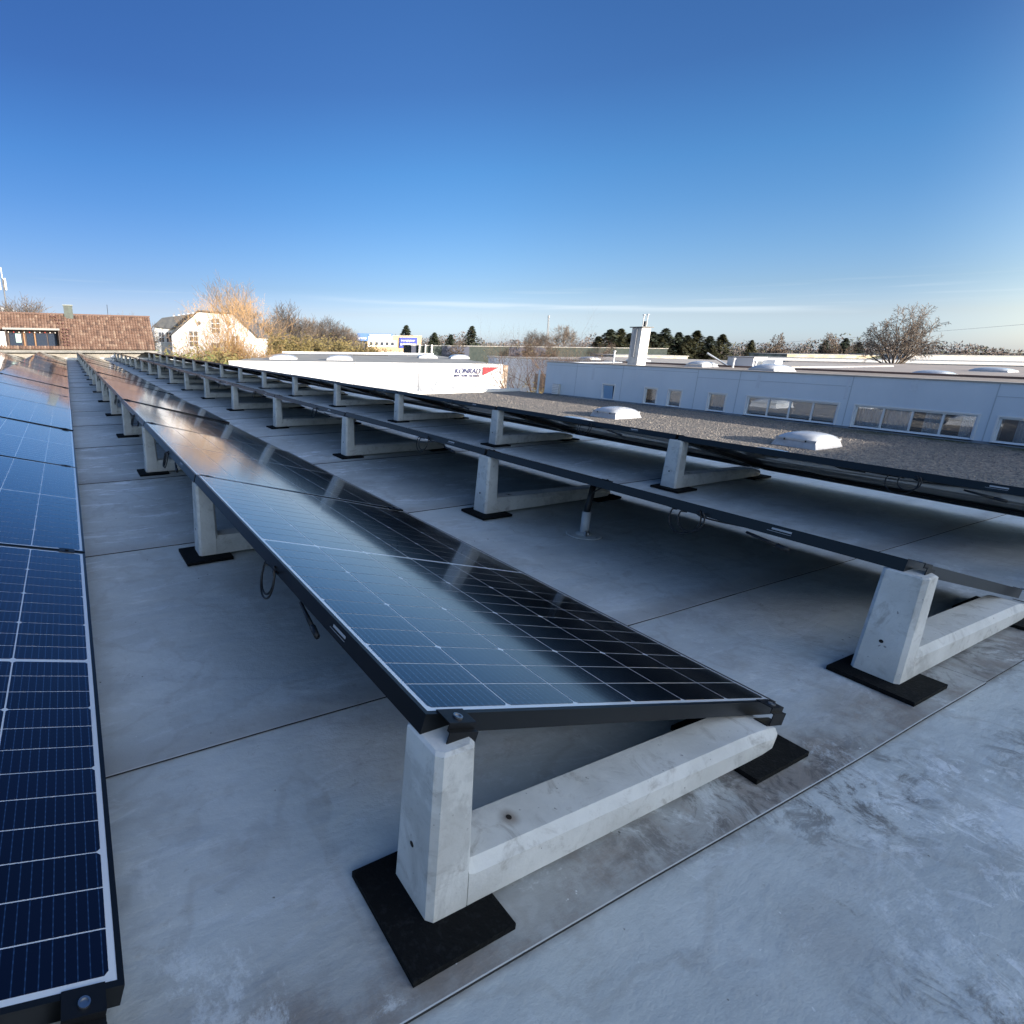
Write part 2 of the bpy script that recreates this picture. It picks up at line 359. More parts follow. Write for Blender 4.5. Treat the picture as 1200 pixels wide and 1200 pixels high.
def lam_mesh(m):
    b = MB(); z1 = -.0009
    b.quad([(.009, .009, z1), (PW-.009, .009, z1), (PW-.009, PL-.009, z1), (.009, PL-.009, z1)], 0)
    b.quad([(.009, .009, -.006), (.009, PL-.009, -.006), (PW-.009, PL-.009, -.006), (PW-.009, .009, -.006)], 1)
    return b.mesh('laminate', [m, UND])
LAM_FAR, LAM_NEAR = lam_mesh(LAMP), lam_mesh(LAMW)
def cell_meshes():
    """a solar cell cut in three strips: both outer strips have clipped corners"""
    out = []
    for kind in range(3):
        h, wd, cx = CL-.0024, CW-.0036, .0058
        x0, y0 = 0, 0
        if kind == 0: p = [(cx, 0), (wd-cx, 0), (wd, cx), (wd, h), (0, h), (0, cx)]
        elif kind == 1: p = [(0, 0), (wd, 0), (wd, h), (0, h)]
        else: p = [(0, 0), (wd, 0), (wd, h-cx), (wd-cx, h), (cx, h), (0, h-cx)]
        b = MB(); b.loft([[(x, y, 0) for x, y in p], [(x, y, .0004) for x, y in p]])
        out.append(b.mesh('solar_cell', CELLP))
    return out
def cellp():
    m = bpy.data.materials.new('solar_cell_glass'); m.use_nodes = True; t = m.node_tree; b = t.nodes['Principled BSDF']
    tcn = N(t, 'ShaderNodeTexCoord'); sx = N(t, 'ShaderNodeSeparateXYZ'); t.links.new(tcn.outputs['Object'], sx.inputs[0])
    x = sx.outputs[0]
    fb = mth(t, 'FRACT', mth(t, 'MULTIPLY', mth(t, 'DIVIDE', x, CW-.0026), 11))
    bus = mth(t, 'LESS_THAN', mth(t, 'ABSOLUTE', mth(t, 'SUBTRACT', fb, .5)), .05)
    pad = mth(t, 'LESS_THAN', mth(t, 'ABSOLUTE', mth(t, 'SUBTRACT', mth(t, 'FRACT', mth(t, 'MULTIPLY', sx.outputs[1], 74)), .5)), .17)
    bw = mth(t, 'MULTIPLY', bus, mth(t, 'ADD', .45, mth(t, 'MULTIPLY', pad, .35)))
    oi = N(t, 'ShaderNodeObjectInfo')
    base = mixc(t, oi.outputs['Random'], (.024, .014, .030), (.032, .020, .040))
    t.links.new(mixc(t, bw, base, (.36, .36, .40)), b.inputs['Base Color'])
    b.inputs['Roughness'].default_value = .20; b.inputs['Metallic'].default_value = 1
    b.inputs['Coat Weight'].default_value = 1; b.inputs['Coat IOR'].default_value = 1.52
    n = N(t, 'ShaderNodeTexNoise'); n.inputs['Scale'].default_value = 2.2; n.inputs['Detail'].default_value = 6
    g = N(t, 'ShaderNodeNewGeometry'); t.links.new(g.outputs['Position'], n.inputs[0])
    t.links.new(mth(t, 'ADD', .03, mth(t, 'MULTIPLY', n.outputs[0], .09)), b.inputs['Coat Roughness'])
    return m
CELLP = cellp(); CELLS = cell_meshes()
b = MB(); b.box(0, .06, 0, .11, -.028, -.0065); b.box(.01, .05, .11, .125, -.024, -.011); JBOX = b.mesh('junction_box', CABLE)
b = MB(); b.quad([(0, 0, 0), (0, .058, 0), (0, .058, .006), (0, 0, .006)]); b.quad([(0, 0, -.006), (0, .07, -.006), (0, .07, -.0048), (0, 0, -.0048)])
STICK = b.mesh('sticker', mat('sticker_silver', (.42, .43, .45), .5))
# end clamp and mid clamp (with a bolt as their own piece)
b = MB(); b.box(-.004, .050, -.026, .009, .0003, .0022); b.box(-.004, .050, -.0282, -.0262, -.012, .0022); b.box(-.004, .050, -.034, -.0284, -.012, -.0095); b.box(-.006, .052, -.0362, -.0342, -.040, -.0095); b.box(-.012, .058, -.034, -.004, -.0425, -.0402)
ECL = b.mesh('end_clamp', CLAMP)
b = MB(); b.lathe([(.0078, .0024), (.0078, .0052), (.0052, .0052), (.0052, .0034), (.001, .0034)], (.023, -.013), 18); EBO = b.mesh('bolt', mat('bolt_steel', (.42, .42, .43), .4, metal=1))
b = MB(); b.box(-.006, .05, -.032, .012, .0003, .003); b.box(-.006, .05, -.016, -.004, -.034, .0003); MCL = b.mesh('mid_clamp', CLAMP)
b = MB(); b.lathe([(.007, .003), (.007, .007), (.004, .007)], (.022, -.010), 10); MBO = b.mesh('bolt', CLAMP)

def sm(pts, n=6):
    out = []; P_ = [Vector(p) for p in pts]; P_ = [2*P_[0]-P_[1]]+P_+[2*P_[-1]-P_[-2]]
    for i in range(1, len(P_)-2):
        for j in range(n):
            s = j/n; a, b_, c_, d = P_[i-1:i+3]
            out.append(.5*((2*b_)+(c_-a)*s+(2*a-5*b_+4*c_-d)*s*s+(3*b_-a-3*c_+d)*s**3))
    out.append(P_[-2]); return out
def cable_mesh(seed):
    r = random.Random(seed); b = MB()
    y0 = r.uniform(.55, .72)
    # two leads leave the junction box and hang in open loops below the high edge
    for q in (0, 1):
        yc_ = y0+q*.03; R_ = .036+r.uniform(0, .014)+q*.012; xx = -.004+q*.012
        pts = [(.10, PL/2, -.02), (.07, yc_+.16, -.03), (.03, yc_+R_*1.1, -.036)]
        for i in range(0, 15):
            a = -.35+math.pi*1.35*i/14
            pts.append((xx-.012*i/14, yc_+R_*1.15*math.cos(a), -.040-R_*.7-R_*1.1*math.sin(a)+(R_*.35)))
        pts += [(.02, yc_-R_*.9, -.04), (.03, y0-.2, -.03), (.05, y0-.35, -.025)]
        b.tube(sm(pts, 3), .0029, 6)
    # plug connectors
    yc = y0-.18
    b.tube([(.012, yc, -.048), (.004, yc-.10, -.062)], [.0045, .006], 8)
    b.tube([(.004, yc-.102, -.062), (.001, yc-.14, -.067)], [.0080, .0065], 8)
    return b.mesh('cable', CABLE, True)
CABS = [cable_mesh(s) for s in range(5)]

def make_panel(near, key, ends):
    t = thing('solar_panel', 'x', 'solar panel')
    put('frame', FRM, t); put('laminate', LAM_NEAR if near else LAM_FAR, t, label=None)
    if near:
        for j in range(24):
            y = MRG+j*CL+(MID if j >= 12 else 0)+.0012
            for i in range(6):
                put('solar_cell', CELLS[j % 3], t, loc=(MRG+i*CW+.0018, y, -.0009+.00005))
    put('junction_box', JBOX, t, loc=(.12, PL/2-.05, 0))
    put('cable', CABS[key % 5], t)
    put('sticker', STICK, t, loc=(-.0006, .28, -.016))
    if ends:
        for x in (.030, PW-.075):
            c = put('end_clamp', ECL, t, loc=(x, 0, 0)); put('bolt', EBO, c)
    else:
        for x in (.03, PW-.09):
            c = put('mid_clamp', MCL, t, loc=(x, 0, 0)); put('bolt', MBO, c)
    return t
ROWS = [(-3.0625, -.706, 'row at the far left', 16), (-1.5217, -.706, 'left-hand row', 16), (0, -.7175, 'middle row', 16),
        (1.5745, -.7163, 'row right of the middle one', 16), (3.1144, -.7654, 'rightmost row', 17)]
P = 1.782
protos = {}
for ri, (xs, y0, rn, n) in enumerate(ROWS):
    for k in range(n):
        near = (ri == 2 and k < 3) or (ri == 1 and k < 2)
        key = (near, (k*3+ri) % 5, k == 0)
        if key not in protos:
            protos[key] = make_panel(*key); reg(protos[key]); p = protos[key]
        else: p = copy_tree(protos[key])
        p.location = (xs, y0+k*P+(.0015*math.sin(k*2.1+ri)), HZ+.0015*math.sin(k*1.7+ri*2)); p.rotation_euler = (.0035*math.sin(k*4.3+ri*1.1), A0+.0045*math.sin(k*2.9+ri), 0)
        if k == 0: lab = 'black-framed solar panel at the near end of the %s' % rn
        elif k == n-1: lab = 'solar panel at the far end of the %s' % rn
        else: lab = '%s solar panel from the near end of the %s' % (ORD[k+1], rn)
        p['label'] = lab; p['group'] = 'black-framed solar panels in rows on the flat roof'

# ---------------------------------------------------------------- concrete L blocks and rubber pads
def chrect(cx_, z_, hw, hx, c):
    pass
def block_mesh():
    b = MB(); H = .052; c = .010       # half depth along the row, chamfer
    def ring_post(z_, x0, x1, hy):     # horizontal section with chamfered corners
        return [(x0+c, -hy, z_), (x1-c, -hy, z_), (x1, -hy+c, z_), (x1, hy-c, z_), (x1-c, hy, z_), (x0+c, hy, z_), (x0, hy-c, z_), (x0, -hy+c, z_)]
    b.loft([ring_post(.018, -.018, .068, H+.004), ring_post(.10, -.017, .067, H+.002), ring_post(.331, -.014, .060, H-.003), ring_post(.3355, -.009, .055, H-.008)])
    def ring_base(x, zt, hy, zb=.018): # vertical section, chamfered upper edges
        return [(x, -hy, zb), (x, hy, zb), (x, hy-.002, zt-.020), (x, hy-.016, zt), (x, -hy+.016, zt), (x, -hy+.002, zt-.020)]
    rs = [(.060, .104, .056), (.075, .098, .0555), (.30, .092, .0555), (.62, .083, .0555), (.86, .075, .0555), (.905, .071, .055), (.95, .060, .052)]
    b.loft([ring_base(*r) for r in rs] + [[(.988, -.040, .026), (.988, .040, .026), (.988, .040, .036), (.985, .034, .050), (.985, -.034, .050), (.988, -.040, .036)]])
    return b.mesh('concrete_body', CONC)
BM = block_mesh()
b = MB(); b.lathe([(.0052, -.001), (.0052, .0007), (.0005, .0007)], (0, 0), 12); HO = b.mesh('socket', SOCK)
PADN = MB().box(-.078, .120, -.115, .085, .0048, .0175).mesh('rubber_pad', RUB)
PADF = MB().box(.815, 1.022, -.045+(-.055), .10, .0048, .0175).mesh('rubber_pad', RUB)
for ri, (xs, y0, rn, n) in enumerate(ROWS):
    for k in range(n+1):
        y = y0+k*P-.010 + (0 if k else .005)
        jx = rnd.uniform(-.004, .004)
        t = thing('concrete_block', 'x', 'concrete block', (xs+jx, y, 0), rnd.uniform(-.008, .008), 'L-shaped concrete ballast blocks under the panels')
        put('concrete_body', BM, t)
        s = put('socket', HO, t, loc=(-.0165, .004, .125)); s.rotation_euler = (0, -math.pi/2, 0)
        s = put('socket', HO, t, loc=(.19, 0, .0955))
        wh = 'nearest in the %s' % rn if k == 0 else ('farthest in the %s' % rn if k == n else '%s from the near end of the %s' % (ORD[k+1], rn))
        whs = wh.replace('in the ', 'of the ').replace('row right of the middle one', 'row right of middle')
        t['label'] = 'L-shaped concrete block, ' + wh
        a = put('rubber_pad', PADN, loc=(xs+rnd.uniform(-.008, .008), y, 0), rotz=rnd.uniform(-.02, .02))
        tag(a, 'upright-end rubber pad, block %s' % whs, 'rubber pad', 'rubber pads under the concrete blocks')
        a = put('rubber_pad', PADF, loc=(xs+rnd.uniform(-.008, .008), y, 0), rotz=rnd.uniform(-.006, .006))
        tag(a, 'toe-end rubber pad, block %s' % whs, 'rubber pad', 'rubber pads under the concrete blocks')

# ---------------------------------------------------------------- cable conduit and roof vents
whp = mat('white_pvc', (.62, .63, .64), .45, (.5, .5, .5), 9)
t = thing('cable_conduit', 'short white pipe with a black hose rising out of the roof under the second row', 'pipe', (1.815, .55, 0))
MB().lathe([(.021, .004), (.021, .128), (.018, .128), (.018, .10)], k=16).build('pipe', whp, t, True)
MB().tube([(0, 0, .11), (.002, 0, .15), (.012, 0, .20), (.03, .01, .24), (.06, .03, .255), (.09, .05, .25)], .015, 10).build('hose', CABLE, t, True)
MB().tube([(.006, 0, .19), (.0, -.02, .23), (.03, -.05, .262), (.10, -.10, .262)], .0035, 6).build('cable', CABLE, t, True)
b = MB(); b.lathe([(.085, .0046), (.083, .008), (.04, .009), (.024, .018), (.022, .018)], k=20); b.build('flange', MEM, t)
b = MB(); b.lathe([(.016, -.002), (.016, .006), (.009, .006), (.009, .0), (.0045, 0)], k=16); o = b.build('hose_clip', STEEL, t, loc=(-.013, -.028, .018)); o.rotation_euler = (math.radians(70), 0, 0)
t = thing('roof_vent', 'white mushroom roof vent standing at the far end of the aisle', 'vent', (1.40, 26.0, 0))
MB().lathe([(.06, .004), (.06, .16), (.05, .16)], k=12).build('vent_pipe', whp, t)
MB().lathe([(.02, .13), (.12, .15), (.13, .19), (.10, .25), (.03, .275), (.005, .28)], k=16).build('vent_cap', whp, t, True)

def free_cable(pts, label, r=.0042):
    o = MB().tube(pts, r, 6).build('cable', CABLE, None, True); tag(o, label, 'cable'); return o
free_cable(sm([(3.6, 4.2, .20), (3.7, 2.4, .175), (3.95, 1.25, .10), (3.97, .95, .095), (3.85, .60, .145), (3.95, .35, .10), (3.8, .05, .15), (3.75, -.25, .15), (3.7, -.5, .16)]), 'black cable sagging under the nearest panel of the rightmost row')
free_cable(sm([(3.98, 6.0, .115), (3.96, 4.0, .105), (4.0, 2.0, .1), (4.0, .7, .1), (4.0, -.6, .1)]), 'black cable along the low edge under the rightmost row', .006)
free_cable(sm([(2.55, -.80, .012), (2.62, -.93, .010), (2.9, -1.02, .010), (3.3, -1.0, .010)]), 'thin dark cable lying on the roof by the right-hand concrete block', .0035)

# ---------------------------------------------------------------- unseen building behind the camera, sized and placed to shade our roof
cream = mat('cream_render', (.66, .64, .60), .85, (.58, .56, .53), .7)
t = thing('shade_block', 'unseen plain block behind the flat roof, placed to shade it', 'building')
b = MB(); b.box(-20, 20.1, -40, -25, GZ, 10.8); b.build('wall', cream, t)
b = MB(); b.box(20.102, 46, -40, -25, GZ, 5.7); b.build('low_shade_block', cream, t)  # unseen lower part, height set for the shade edge on the gravel

# ---------------------------------------------------------------- gravel roof, skylights
GR = -.8
def gravel_mat():
    m = bpy.data.materials.new('roof_gravel'); m.use_nodes = True; t = m.node_tree; b = t.nodes['Principled BSDF']
    g = N(t, 'ShaderNodeNewGeometry'); P = g.outputs['Position']
    v = N(t, 'ShaderNodeTexVoronoi'); v.inputs['Scale'].default_value = 30; t.links.new(P, v.inputs[0])
    n = N(t, 'ShaderNodeTexNoise'); n.inputs['Scale'].default_value = 1.2; n.inputs['Detail'].default_value = 8; t.links.new(P, n.inputs[0])
    hs = N(t, 'ShaderNodeSeparateColor'); t.links.new(v.outputs['Color'], hs.inputs[0])
    c = mixc(t, hs.outputs[0], (.08, .08, .082), (.33, .285, .235))
    c = mixc(t, mth(t, 'MULTIPLY', ramp(t, n.outputs[0], .5, .7), .4), c, (.16, .16, .14))
    sx = N(t, 'ShaderNodeSeparateXYZ'); t.links.new(P, sx.inputs[0])
    moss = mth(t, 'MULTIPLY', ramp(t, sx.outputs[0], 14.0, 15.1), mth(t, 'SUBTRACT', 1, ramp(t, sx.outputs[1], 3, 8)))
    c = mixc(t, mth(t, 'MULTIPLY', moss, ramp(t, n.outputs[0], .4, .55)), c, (.05, .06, .02))
    t.links.new(c, b.inputs['Base Color']); b.inputs['Roughness'].default_value = .9
    bn = N(t, 'ShaderNodeBump'); bn.inputs['Strength'].default_value = 1; bn.inputs['Distance'].default_value = .02
    t.links.new(v.outputs['Distance'], bn.inputs['Height']); t.links.new(bn.outputs[0], b.inputs['Normal'])
    return m
GRM = gravel_mat()
b = MB(); b.box(4.97, 15.28, -9, 15.6, -1.1, GR); o = b.build('gravel_roof', GRM); tag(o, kind='structure')
# loose pebbles as one mass
b = MB(); r = random.Random(3)
for i in range(26000):
    x = 6.5+8.6*r.random(); y = -3+18.5*r.random()**1.2; s = r.uniform(.010, .022); a = r.uniform(0, 6.28); h = s*r.uniform(.5, .9)
    q = [(x+s*math.cos(a+j*2.094), y+s*math.sin(a+j*2.094)*.8, GR-.004) for j in range(3)]
    n = len(b.v); b.v += q+[(x+s*.2, y, GR+h)]
    b.f += [(n, n+1, n+3), (n+1, n+2, n+3), (n+2, n, n+3)]; b.mi += [0, 0, 0]
o = b.build('gravel', mat('pebble', (.31, .27, .225), .85, (.09, .09, .095), 30, 2, .4, .6)); tag(o, 'loose grey gravel stones over the lower roof', 'gravel', kind='stuff')
b = MB(); b.box(4.97, 15.28, 15.6, 15.85, -1.1, GR+.09); o = b.build('kerb_strip', mat('white_edge', (.68, .68, .66), .6)); tag(o, kind='structure')
b = MB(); b.box(5.0, 15.28, -9, 15.8, GZ, -1.102); o = b.build('lower_wall', wallm); tag(o, 'plain grey wall carrying the lower gravel roof', 'wall')

acr = mat('opal_acrylic', (.52, .54, .56), .25, (.40, .42, .44), 3, coat=.6)
grp = mat('skylight_kerb', (.50, .51, .53), .6, (.4, .4, .41), 8)
def dome_obj(label, loc, sx_, sy_, hk=.13, hd=.105, group=None, rz=0, clips=True):
    t = thing('skylight', label, 'skylight', loc, rz, group or 'dome skylights on the flat roofs')
    b = MB(); x, y = sx_/2, sy_/2; f = .04*min(sx_, 1)+.02
    b.loft([[(-x-f, -y-f, 0), (x+f, -y-f, 0), (x+f, y+f, 0), (-x-f, y+f, 0)], [(-x, -y, hk), (x, -y, hk), (x, y, hk), (-x, y, hk)]])
    b.build('kerb', grp, t)
    n = 12; b = MB(); g = []
    for j in range(n+1):
        for i in range(n+1):
            u, v = 2*i/n-1, 2*j/n-1
            e = (1-abs(u)**2.6)*(1-abs(v)**2.6)
            g.append((u*(x+.015), v*(y+.015), hk+.022+hd*max(e, 0)**.55))
    b.v = g
    for j in range(n):
        for i in range(n):
            b.f.append((j*(n+1)+i, j*(n+1)+i+1, (j+1)*(n+1)+i+1, (j+1)*(n+1)+i)); b.mi.append(0)
    b.build('dome', acr, t, True)
    b = MB(); b.box(-x-.02, x+.02, -y-.02, y+.02, hk-.012, hk+.022); b.build('rim', acr, t)
    if clips:
        for u, v in [(s*x*.55, -y-.03) for s in (-1, 0, 1)]+[(-x-.03, s*y*.55) for s in (-1, 1)]:
            MB().box(u-.010, u+.010, v+(.022 if v<-y else 0)-.008, v+(.022 if v<-y else 0)+.008, hk-.018, hk+.012).build('clip', CLAMP, t)
    return t
dome_obj('domed skylight in the shade on the gravel, nearest the strip windows', (11.70, 4.17, GR), .80, .62)
dome_obj('sunlit domed skylight on the gravel below the small square windows', (11.92, 8.50, GR), .84, .66)
dome_obj('domed skylight peeking over the rightmost panel row, bright top edge', (8.95, 3.45, GR), .80, .62)
dome_obj('domed skylight half hidden behind the rightmost panel row, left of the sunlit one', (9.15, 7.4, GR), .84, .7)

# ---------------------------------------------------------------- long blue building
blue = mat('pale_blue_render', (.68, .75, .82), .8, (.61, .68, .755), .8, 8, .3, .7, bump=.15, bscale=30, stretch=(1, 1, .35))
pl = mat('plinth', (.24, .27, .31), .85, (.18, .2, .22), 5)
whf = mat('white_window_frame', (.80, .80, .80), .45)
dark = mat('dark_room', (.12, .13, .15), .9)
capm = mat('roof_edge', (.42, .38, .33), .8, (.34, .31, .28), 2)
def glass_mat():
    m = bpy.data.materials.new('window_glass'); m.use_nodes = True; t = m.node_tree; t.nodes.clear()
    o = N(t, 'ShaderNodeOutputMaterial'); tr = N(t, 'ShaderNodeBsdfTransparent'); tr.inputs[0].default_value = (.96, .98, 1, 1)
    gl = N(t, 'ShaderNodeBsdfGlossy'); gl.inputs['Roughness'].default_value = .02; gl.inputs[0].default_value = (.9, .95, 1, 1)
    fr = N(t, 'ShaderNodeFresnel'); fr.inputs[0].default_value = 1.7; mx = N(t, 'ShaderNodeMixShader')
    t.links.new(mth(t, 'ADD', fr.outputs[0], .10, clamp=True), mx.inputs[0]); t.links.new(tr.outputs[0], mx.inputs[1]); t.links.new(gl.outputs[0], mx.inputs[2]); t.links.new(mx.outputs[0], o.inputs[0])
    return m
GL = glass_mat()
cur = mat('net_curtain', (.78, .80, .80), .9, (.60, .62, .64), 6, 4, .35, .65, coords='Object', stretch=(1, 3, .3))
X = 15.28; YL, YR, ZT = 14.35, -8.9, .335
WZ0, WZ1 = -.755, -.275
wins = [(11.36, 11.80, 1, 'open'), (9.87, 10.27, 1, 'blind'), (9.10, 9.50, 1, 'blind'), (7.88, 8.32, 1, 'curtain'), (6.72, 7.34-.0, 1, 'blind')]
wins = [(11.36, 11.80, ['open']), (9.87, 10.27, ['blind']), (9.10, 9.50, ['blind']), (7.86, 8.32, ['curtain']),
        (5.36, 7.32, ['blind', 'blind', 'blind', 'blind']), (3.10, 5.04, ['curtain', 'curtain', 'dark', 'dark']), (.9, 2.82, ['dark']*4), (-1.5, .4, ['dark']*4)]
bl = thing('blue_building', 'long low pale blue building with white windows, white chimney and brownish roof', 'building')
b = MB()
b.box(X, X+.3, YR, YL, GR-.3, WZ0); b.box(X, X+.3, YR, YL, WZ1, ZT)
edges = [YL]
for y0, y1, ps in wins: edges += [y1, y0]
edges.append(YR)
for i in range(0, len(edges), 2): b.box(X, X+.3, edges[i+1], edges[i], WZ0, WZ1)
b.build('wall', blue, bl)
XB = 19.0
b = MB(); b.box(X+.3, XB, YR, YL, ZT-.12, ZT-.02); b.build('roof', mat('roof_gravel_brown', (.30, .25, .21), .9, (.20, .17, .15), 3), bl)
b = MB(); b.box(X-.02, X+.22, YR, YL+.02, ZT+.001, ZT+.03); b.build('roof_edge', capm, bl)
b = MB(); b.box(XB-.1, XB, YR, YL, ZT-.02, ZT+.03); b.build('roof_edge', mat('rusty_edge', (.20, .12, .09), .8), bl)
b = MB(); b.box(X+.3, XB, YL-.3, YL, GZ, ZT); b.box(X+.3, XB, YR, YR+.3, GZ, ZT); b.box(XB-.001, XB+.2, YR, YL, GZ, ZT-.03); b.build('end_wall', blue, bl)
b = MB(); b.box(X-.035, X-.001, YR, YL, GR-.05, GR+.045); b.build('plinth', pl, bl)
b = MB(); b.box(X+.6, X+.62, YR+.3, YL-.3, WZ0-.5, WZ1+.3); b.build('room_back', dark, bl)
for (y0, y1, z0, z1) in ((11.9, 12.9, -.74, -.25), (12.95, 13.3, -.74, -.28), (9.0, 11.1, -.02, .22), (10.0, 11.2, -.25, -.03), (8.9, 9.9, -.26, -.03)):
    b = MB(); b.box(X-.004, X-.0005, y0, y1, z0, z1); b.build('render_patch', blue, bl)
jm = mat('wall_joint', (.46, .52, .58), .8)
for yj in (12.95, 11.12, 8.72, 7.6, 5.2, 2.95, 1.0, -.9):
    MB().box(X-.0045, X-.0005, yj-.008, yj+.008, GR+.05, ZT-.002).build('wall_joint', jm, bl)
for ya, yb, zz in ((8.73, 14.3, .245), (5.21, 8.71, .12), (-.89, 2.94, .10)):
    MB().box(X-.0050, X-.0005, ya, yb, zz-.006, zz+.006).build('wall_joint', jm, bl)
for k_, (ya, wd_, h_) in enumerate(((12.2, .10, .5), (10.6, .06, .35), (7.1, .08, .4), (5.25, .05, .5), (4.1, .12, .25), (2.2, .07, .4))):
    MB().box(X-.0052, X-.0006, ya, ya+wd_, ZT-h_, ZT-.004).build('rain_stain', mat('rain_stain', (.60, .66, .73), .85, (.66, .72, .79), 9), bl)
SHAD = mat('roller_blind', (.66, .65, .62), .8, (.56, .55, .53), 5, stretch=(1, .2, 14))
for y0, y1, ps in wins:
    n = len(ps); fw = .035
    f = MB(); x0, x1 = X+.03, X+.075
    f.box(x0, x1, y0, y1, WZ0, WZ0+fw); f.box(x0, x1, y0, y1, WZ1-fw, WZ1)
    for i in range(n+1):
        yy = y0+(y1-y0-fw)*i/n
        f.box(x0, x1, yy, yy+fw, WZ0+fw, WZ1-fw)
    f.box(X-.012, X-.0015, y0-.03, y1+.03, WZ1, WZ1+.03); f.box(X-.012, X-.0015, y0-.03, y0, WZ0, WZ1); f.box(X-.012, X-.0015, y1, y1+.03, WZ0, WZ1)
    wd = f.build('window', whf, bl)
    MB().box(X-.035, X+.03, y0-.03, y1+.03, WZ0-.022, WZ0-.0005).build('sill', whf, wd)
    for i, p in enumerate(reversed(ps)):
        a = y0+fw+(y1-y0-fw)*i/n; c = y0+(y1-y0-fw)*(i+1)/n
        MB().box(X+.045, X+.05, a, c, WZ0+fw, WZ1-fw).build('pane', GL, wd)
        if p == 'blind': MB().box(X+.085, X+.09, a, c, WZ0+.06, WZ1-fw).build('blind', SHAD, wd)
        elif p == 'open':
            o = MB().box(0, .02, 0, -(c-a), 0, WZ1-WZ0-2*fw).build('open_sash', mat('blue_reflection', (.25, .42, .62), .3), wd, loc=(X+.04, c, WZ0+fw)); o.rotation_euler = (0, -.12, -.1)  # blue reflection in the tilted window, painted as the sash colour
        else:
            b = MB(); m_ = 26; pts = [(X+.11+.012*math.sin(j*1.9), a+(c-a)*(1 if p == 'curtain' else (.45, .62, .35, .55)[i % 4])*j/m_) for j in range(m_+1)]
            for j in range(m_): b.quad([(pts[j][0], pts[j][1], WZ0), (pts[j+1][0], pts[j+1][1], WZ0), (pts[j+1][0], pts[j+1][1], WZ1), (pts[j][0], pts[j][1], WZ1)])
            b.build('curtain', cur, wd)
# chimney, standing on the blue roof
ch = MB(); ch.box(16.05, 16.47, 11.27, 11.62, ZT-.02, 1.50); ch = ch.build('chimney', mat('white_brick', (.66, .65, .62), .8, (.55, .54, .52), 5), bl)
MB().box(15.99, 16.53, 11.21, 11.68, 1.501, 1.53).build('chimney_cap', mat('dark_cap', (.12, .12, .12), .7), ch)
b = MB(); b.box(16.00, 16.049, 11.40, 11.50, .6, 1.45); b.build('flue_strip', mat('grey_flue', (.40, .40, .40), .6), ch)
for i, (dx, dy, h) in enumerate(((.02, .02, .34), (.20, .02, .36))):
    MB().lathe([(.014, 1.53), (.014, 1.53+h), (.045, 1.53+h), (.045, 1.555+h), (.01, 1.56+h)], (16.1+dx, 11.3+dy), 10).build('flue_pipe', whp, ch)
MB().box(16.28, 16.36, 11.36, 11.42, 1.53, 1.70).build('flue_block', mat('dark_cap2', (.1, .1, .1), .7), ch)
t = thing('louvre_box', 'small white slatted vent box at the left end of the blue wall', 'vent', (X-.12, 13.72, 0))
MB().box(0, .10, -.14, .14, -.76, -.40).build('casing', mat('box_grey', (.5, .5, .5), .6), t)
for i in range(6): MB().box(-.012, 0, -.14, .14, -.75+i*.058, -.75+i*.058+.038).build('slat', whf, t)
o = MB().tube([(X-.06, 14.62, GZ), (X-.06, 14.62, .05)], .035, 8).build('downpipe', mat('pale_pipe', (.6, .66, .72), .5)); tag(o, 'pale downpipe at the left corner of the blue building', 'pipe')

# second blue building behind, with the recessed wall
b2 = thing('rear_blue_building', 'blue-walled flat building set back behind the bare tree, pale roof edge', 'building')
b = MB(); b.box(27.7, 42, 14.6, 32.6, GZ, .02); b.build('wall', blue, b2)
b = MB(); b.box(27.7, 42, 14.6, 32.6, .022, .05); b.build('roof', mat('pale_roof', (.42, .39, .35), .9, (.32, .3, .28), 2), b2)
b = MB(); b.box(27.6, 27.8, 14.55, 32.65, .0505, .13); b.build('roof_edge', mat('cream_edge', (.7, .68, .62), .7), b2)
for i, yy in enumerate((18.5, 22.5, 26.5)):
    b = MB(); b.box(27.66, 27.695, yy, yy+1.2, -1.9, -.9); b.build('window', mat('win%d' % i, (.05, .06, .08), .2), b2)
dome_obj('small white skylight on the set-back roof, left of the two', (29.5, 25.0, .04), .9, .9, .1, .1, clips=False)
dome_obj('small white skylight on the set-back roof, nearer the white chimney', (29.5, 21.5, .04), .9, .9, .1, .1, clips=False)
dome_obj('white domed skylight on the brown roof right of the chimney', (16.9, 7.75, ZT-.02), .95, .6, .06, .11, clips=False)
dome_obj('white skylight on the brown roof just right of the chimney', (18.0, 10.4, ZT-.02), .75, .5, .07, .09, clips=False)
t = thing('air_unit', 'pale boxy ventilation unit with a duct on the roof beyond the chimney', 'ventilation unit', (19.6, 9.95, 0))
MB().box(-.45, .25, -.45, .35, .2, .62).build('casing', mat('unit_grey', (.6, .6, .6), .5), t)
MB().box(-.2, .2, -.95, -.6, .2, .56).build('hood', whf, t)
MB().tube([(-.5, .2, .3), (-.95, .75, .74)], .03, 6).build('duct', STEEL, t)
b = MB(); b.box(-.47, .27, -.47, .37, .62, .65); b.build('lid', mat('unit_dark', (.3, .3, .3), .5), t)
for i, (x, y, h) in enumerate(((17.8, 13.6, .42), (18.3, 9.6, .27), (18.2, 8.9, .2))):
    o = MB().lathe([(.03, .3), (.03, .3+h), (.05, .3+h), (.05, .34+h), (.01, .35+h)], (x, y), 8).build('vent_pipe', whp)
    tag(o, ['tall thin vent pipe left of the white chimney', 'short vent pipe on the brown roof beside the pale air unit', 'stubby vent pipe on the brown roof right of the chimney'][i], 'vent pipe')

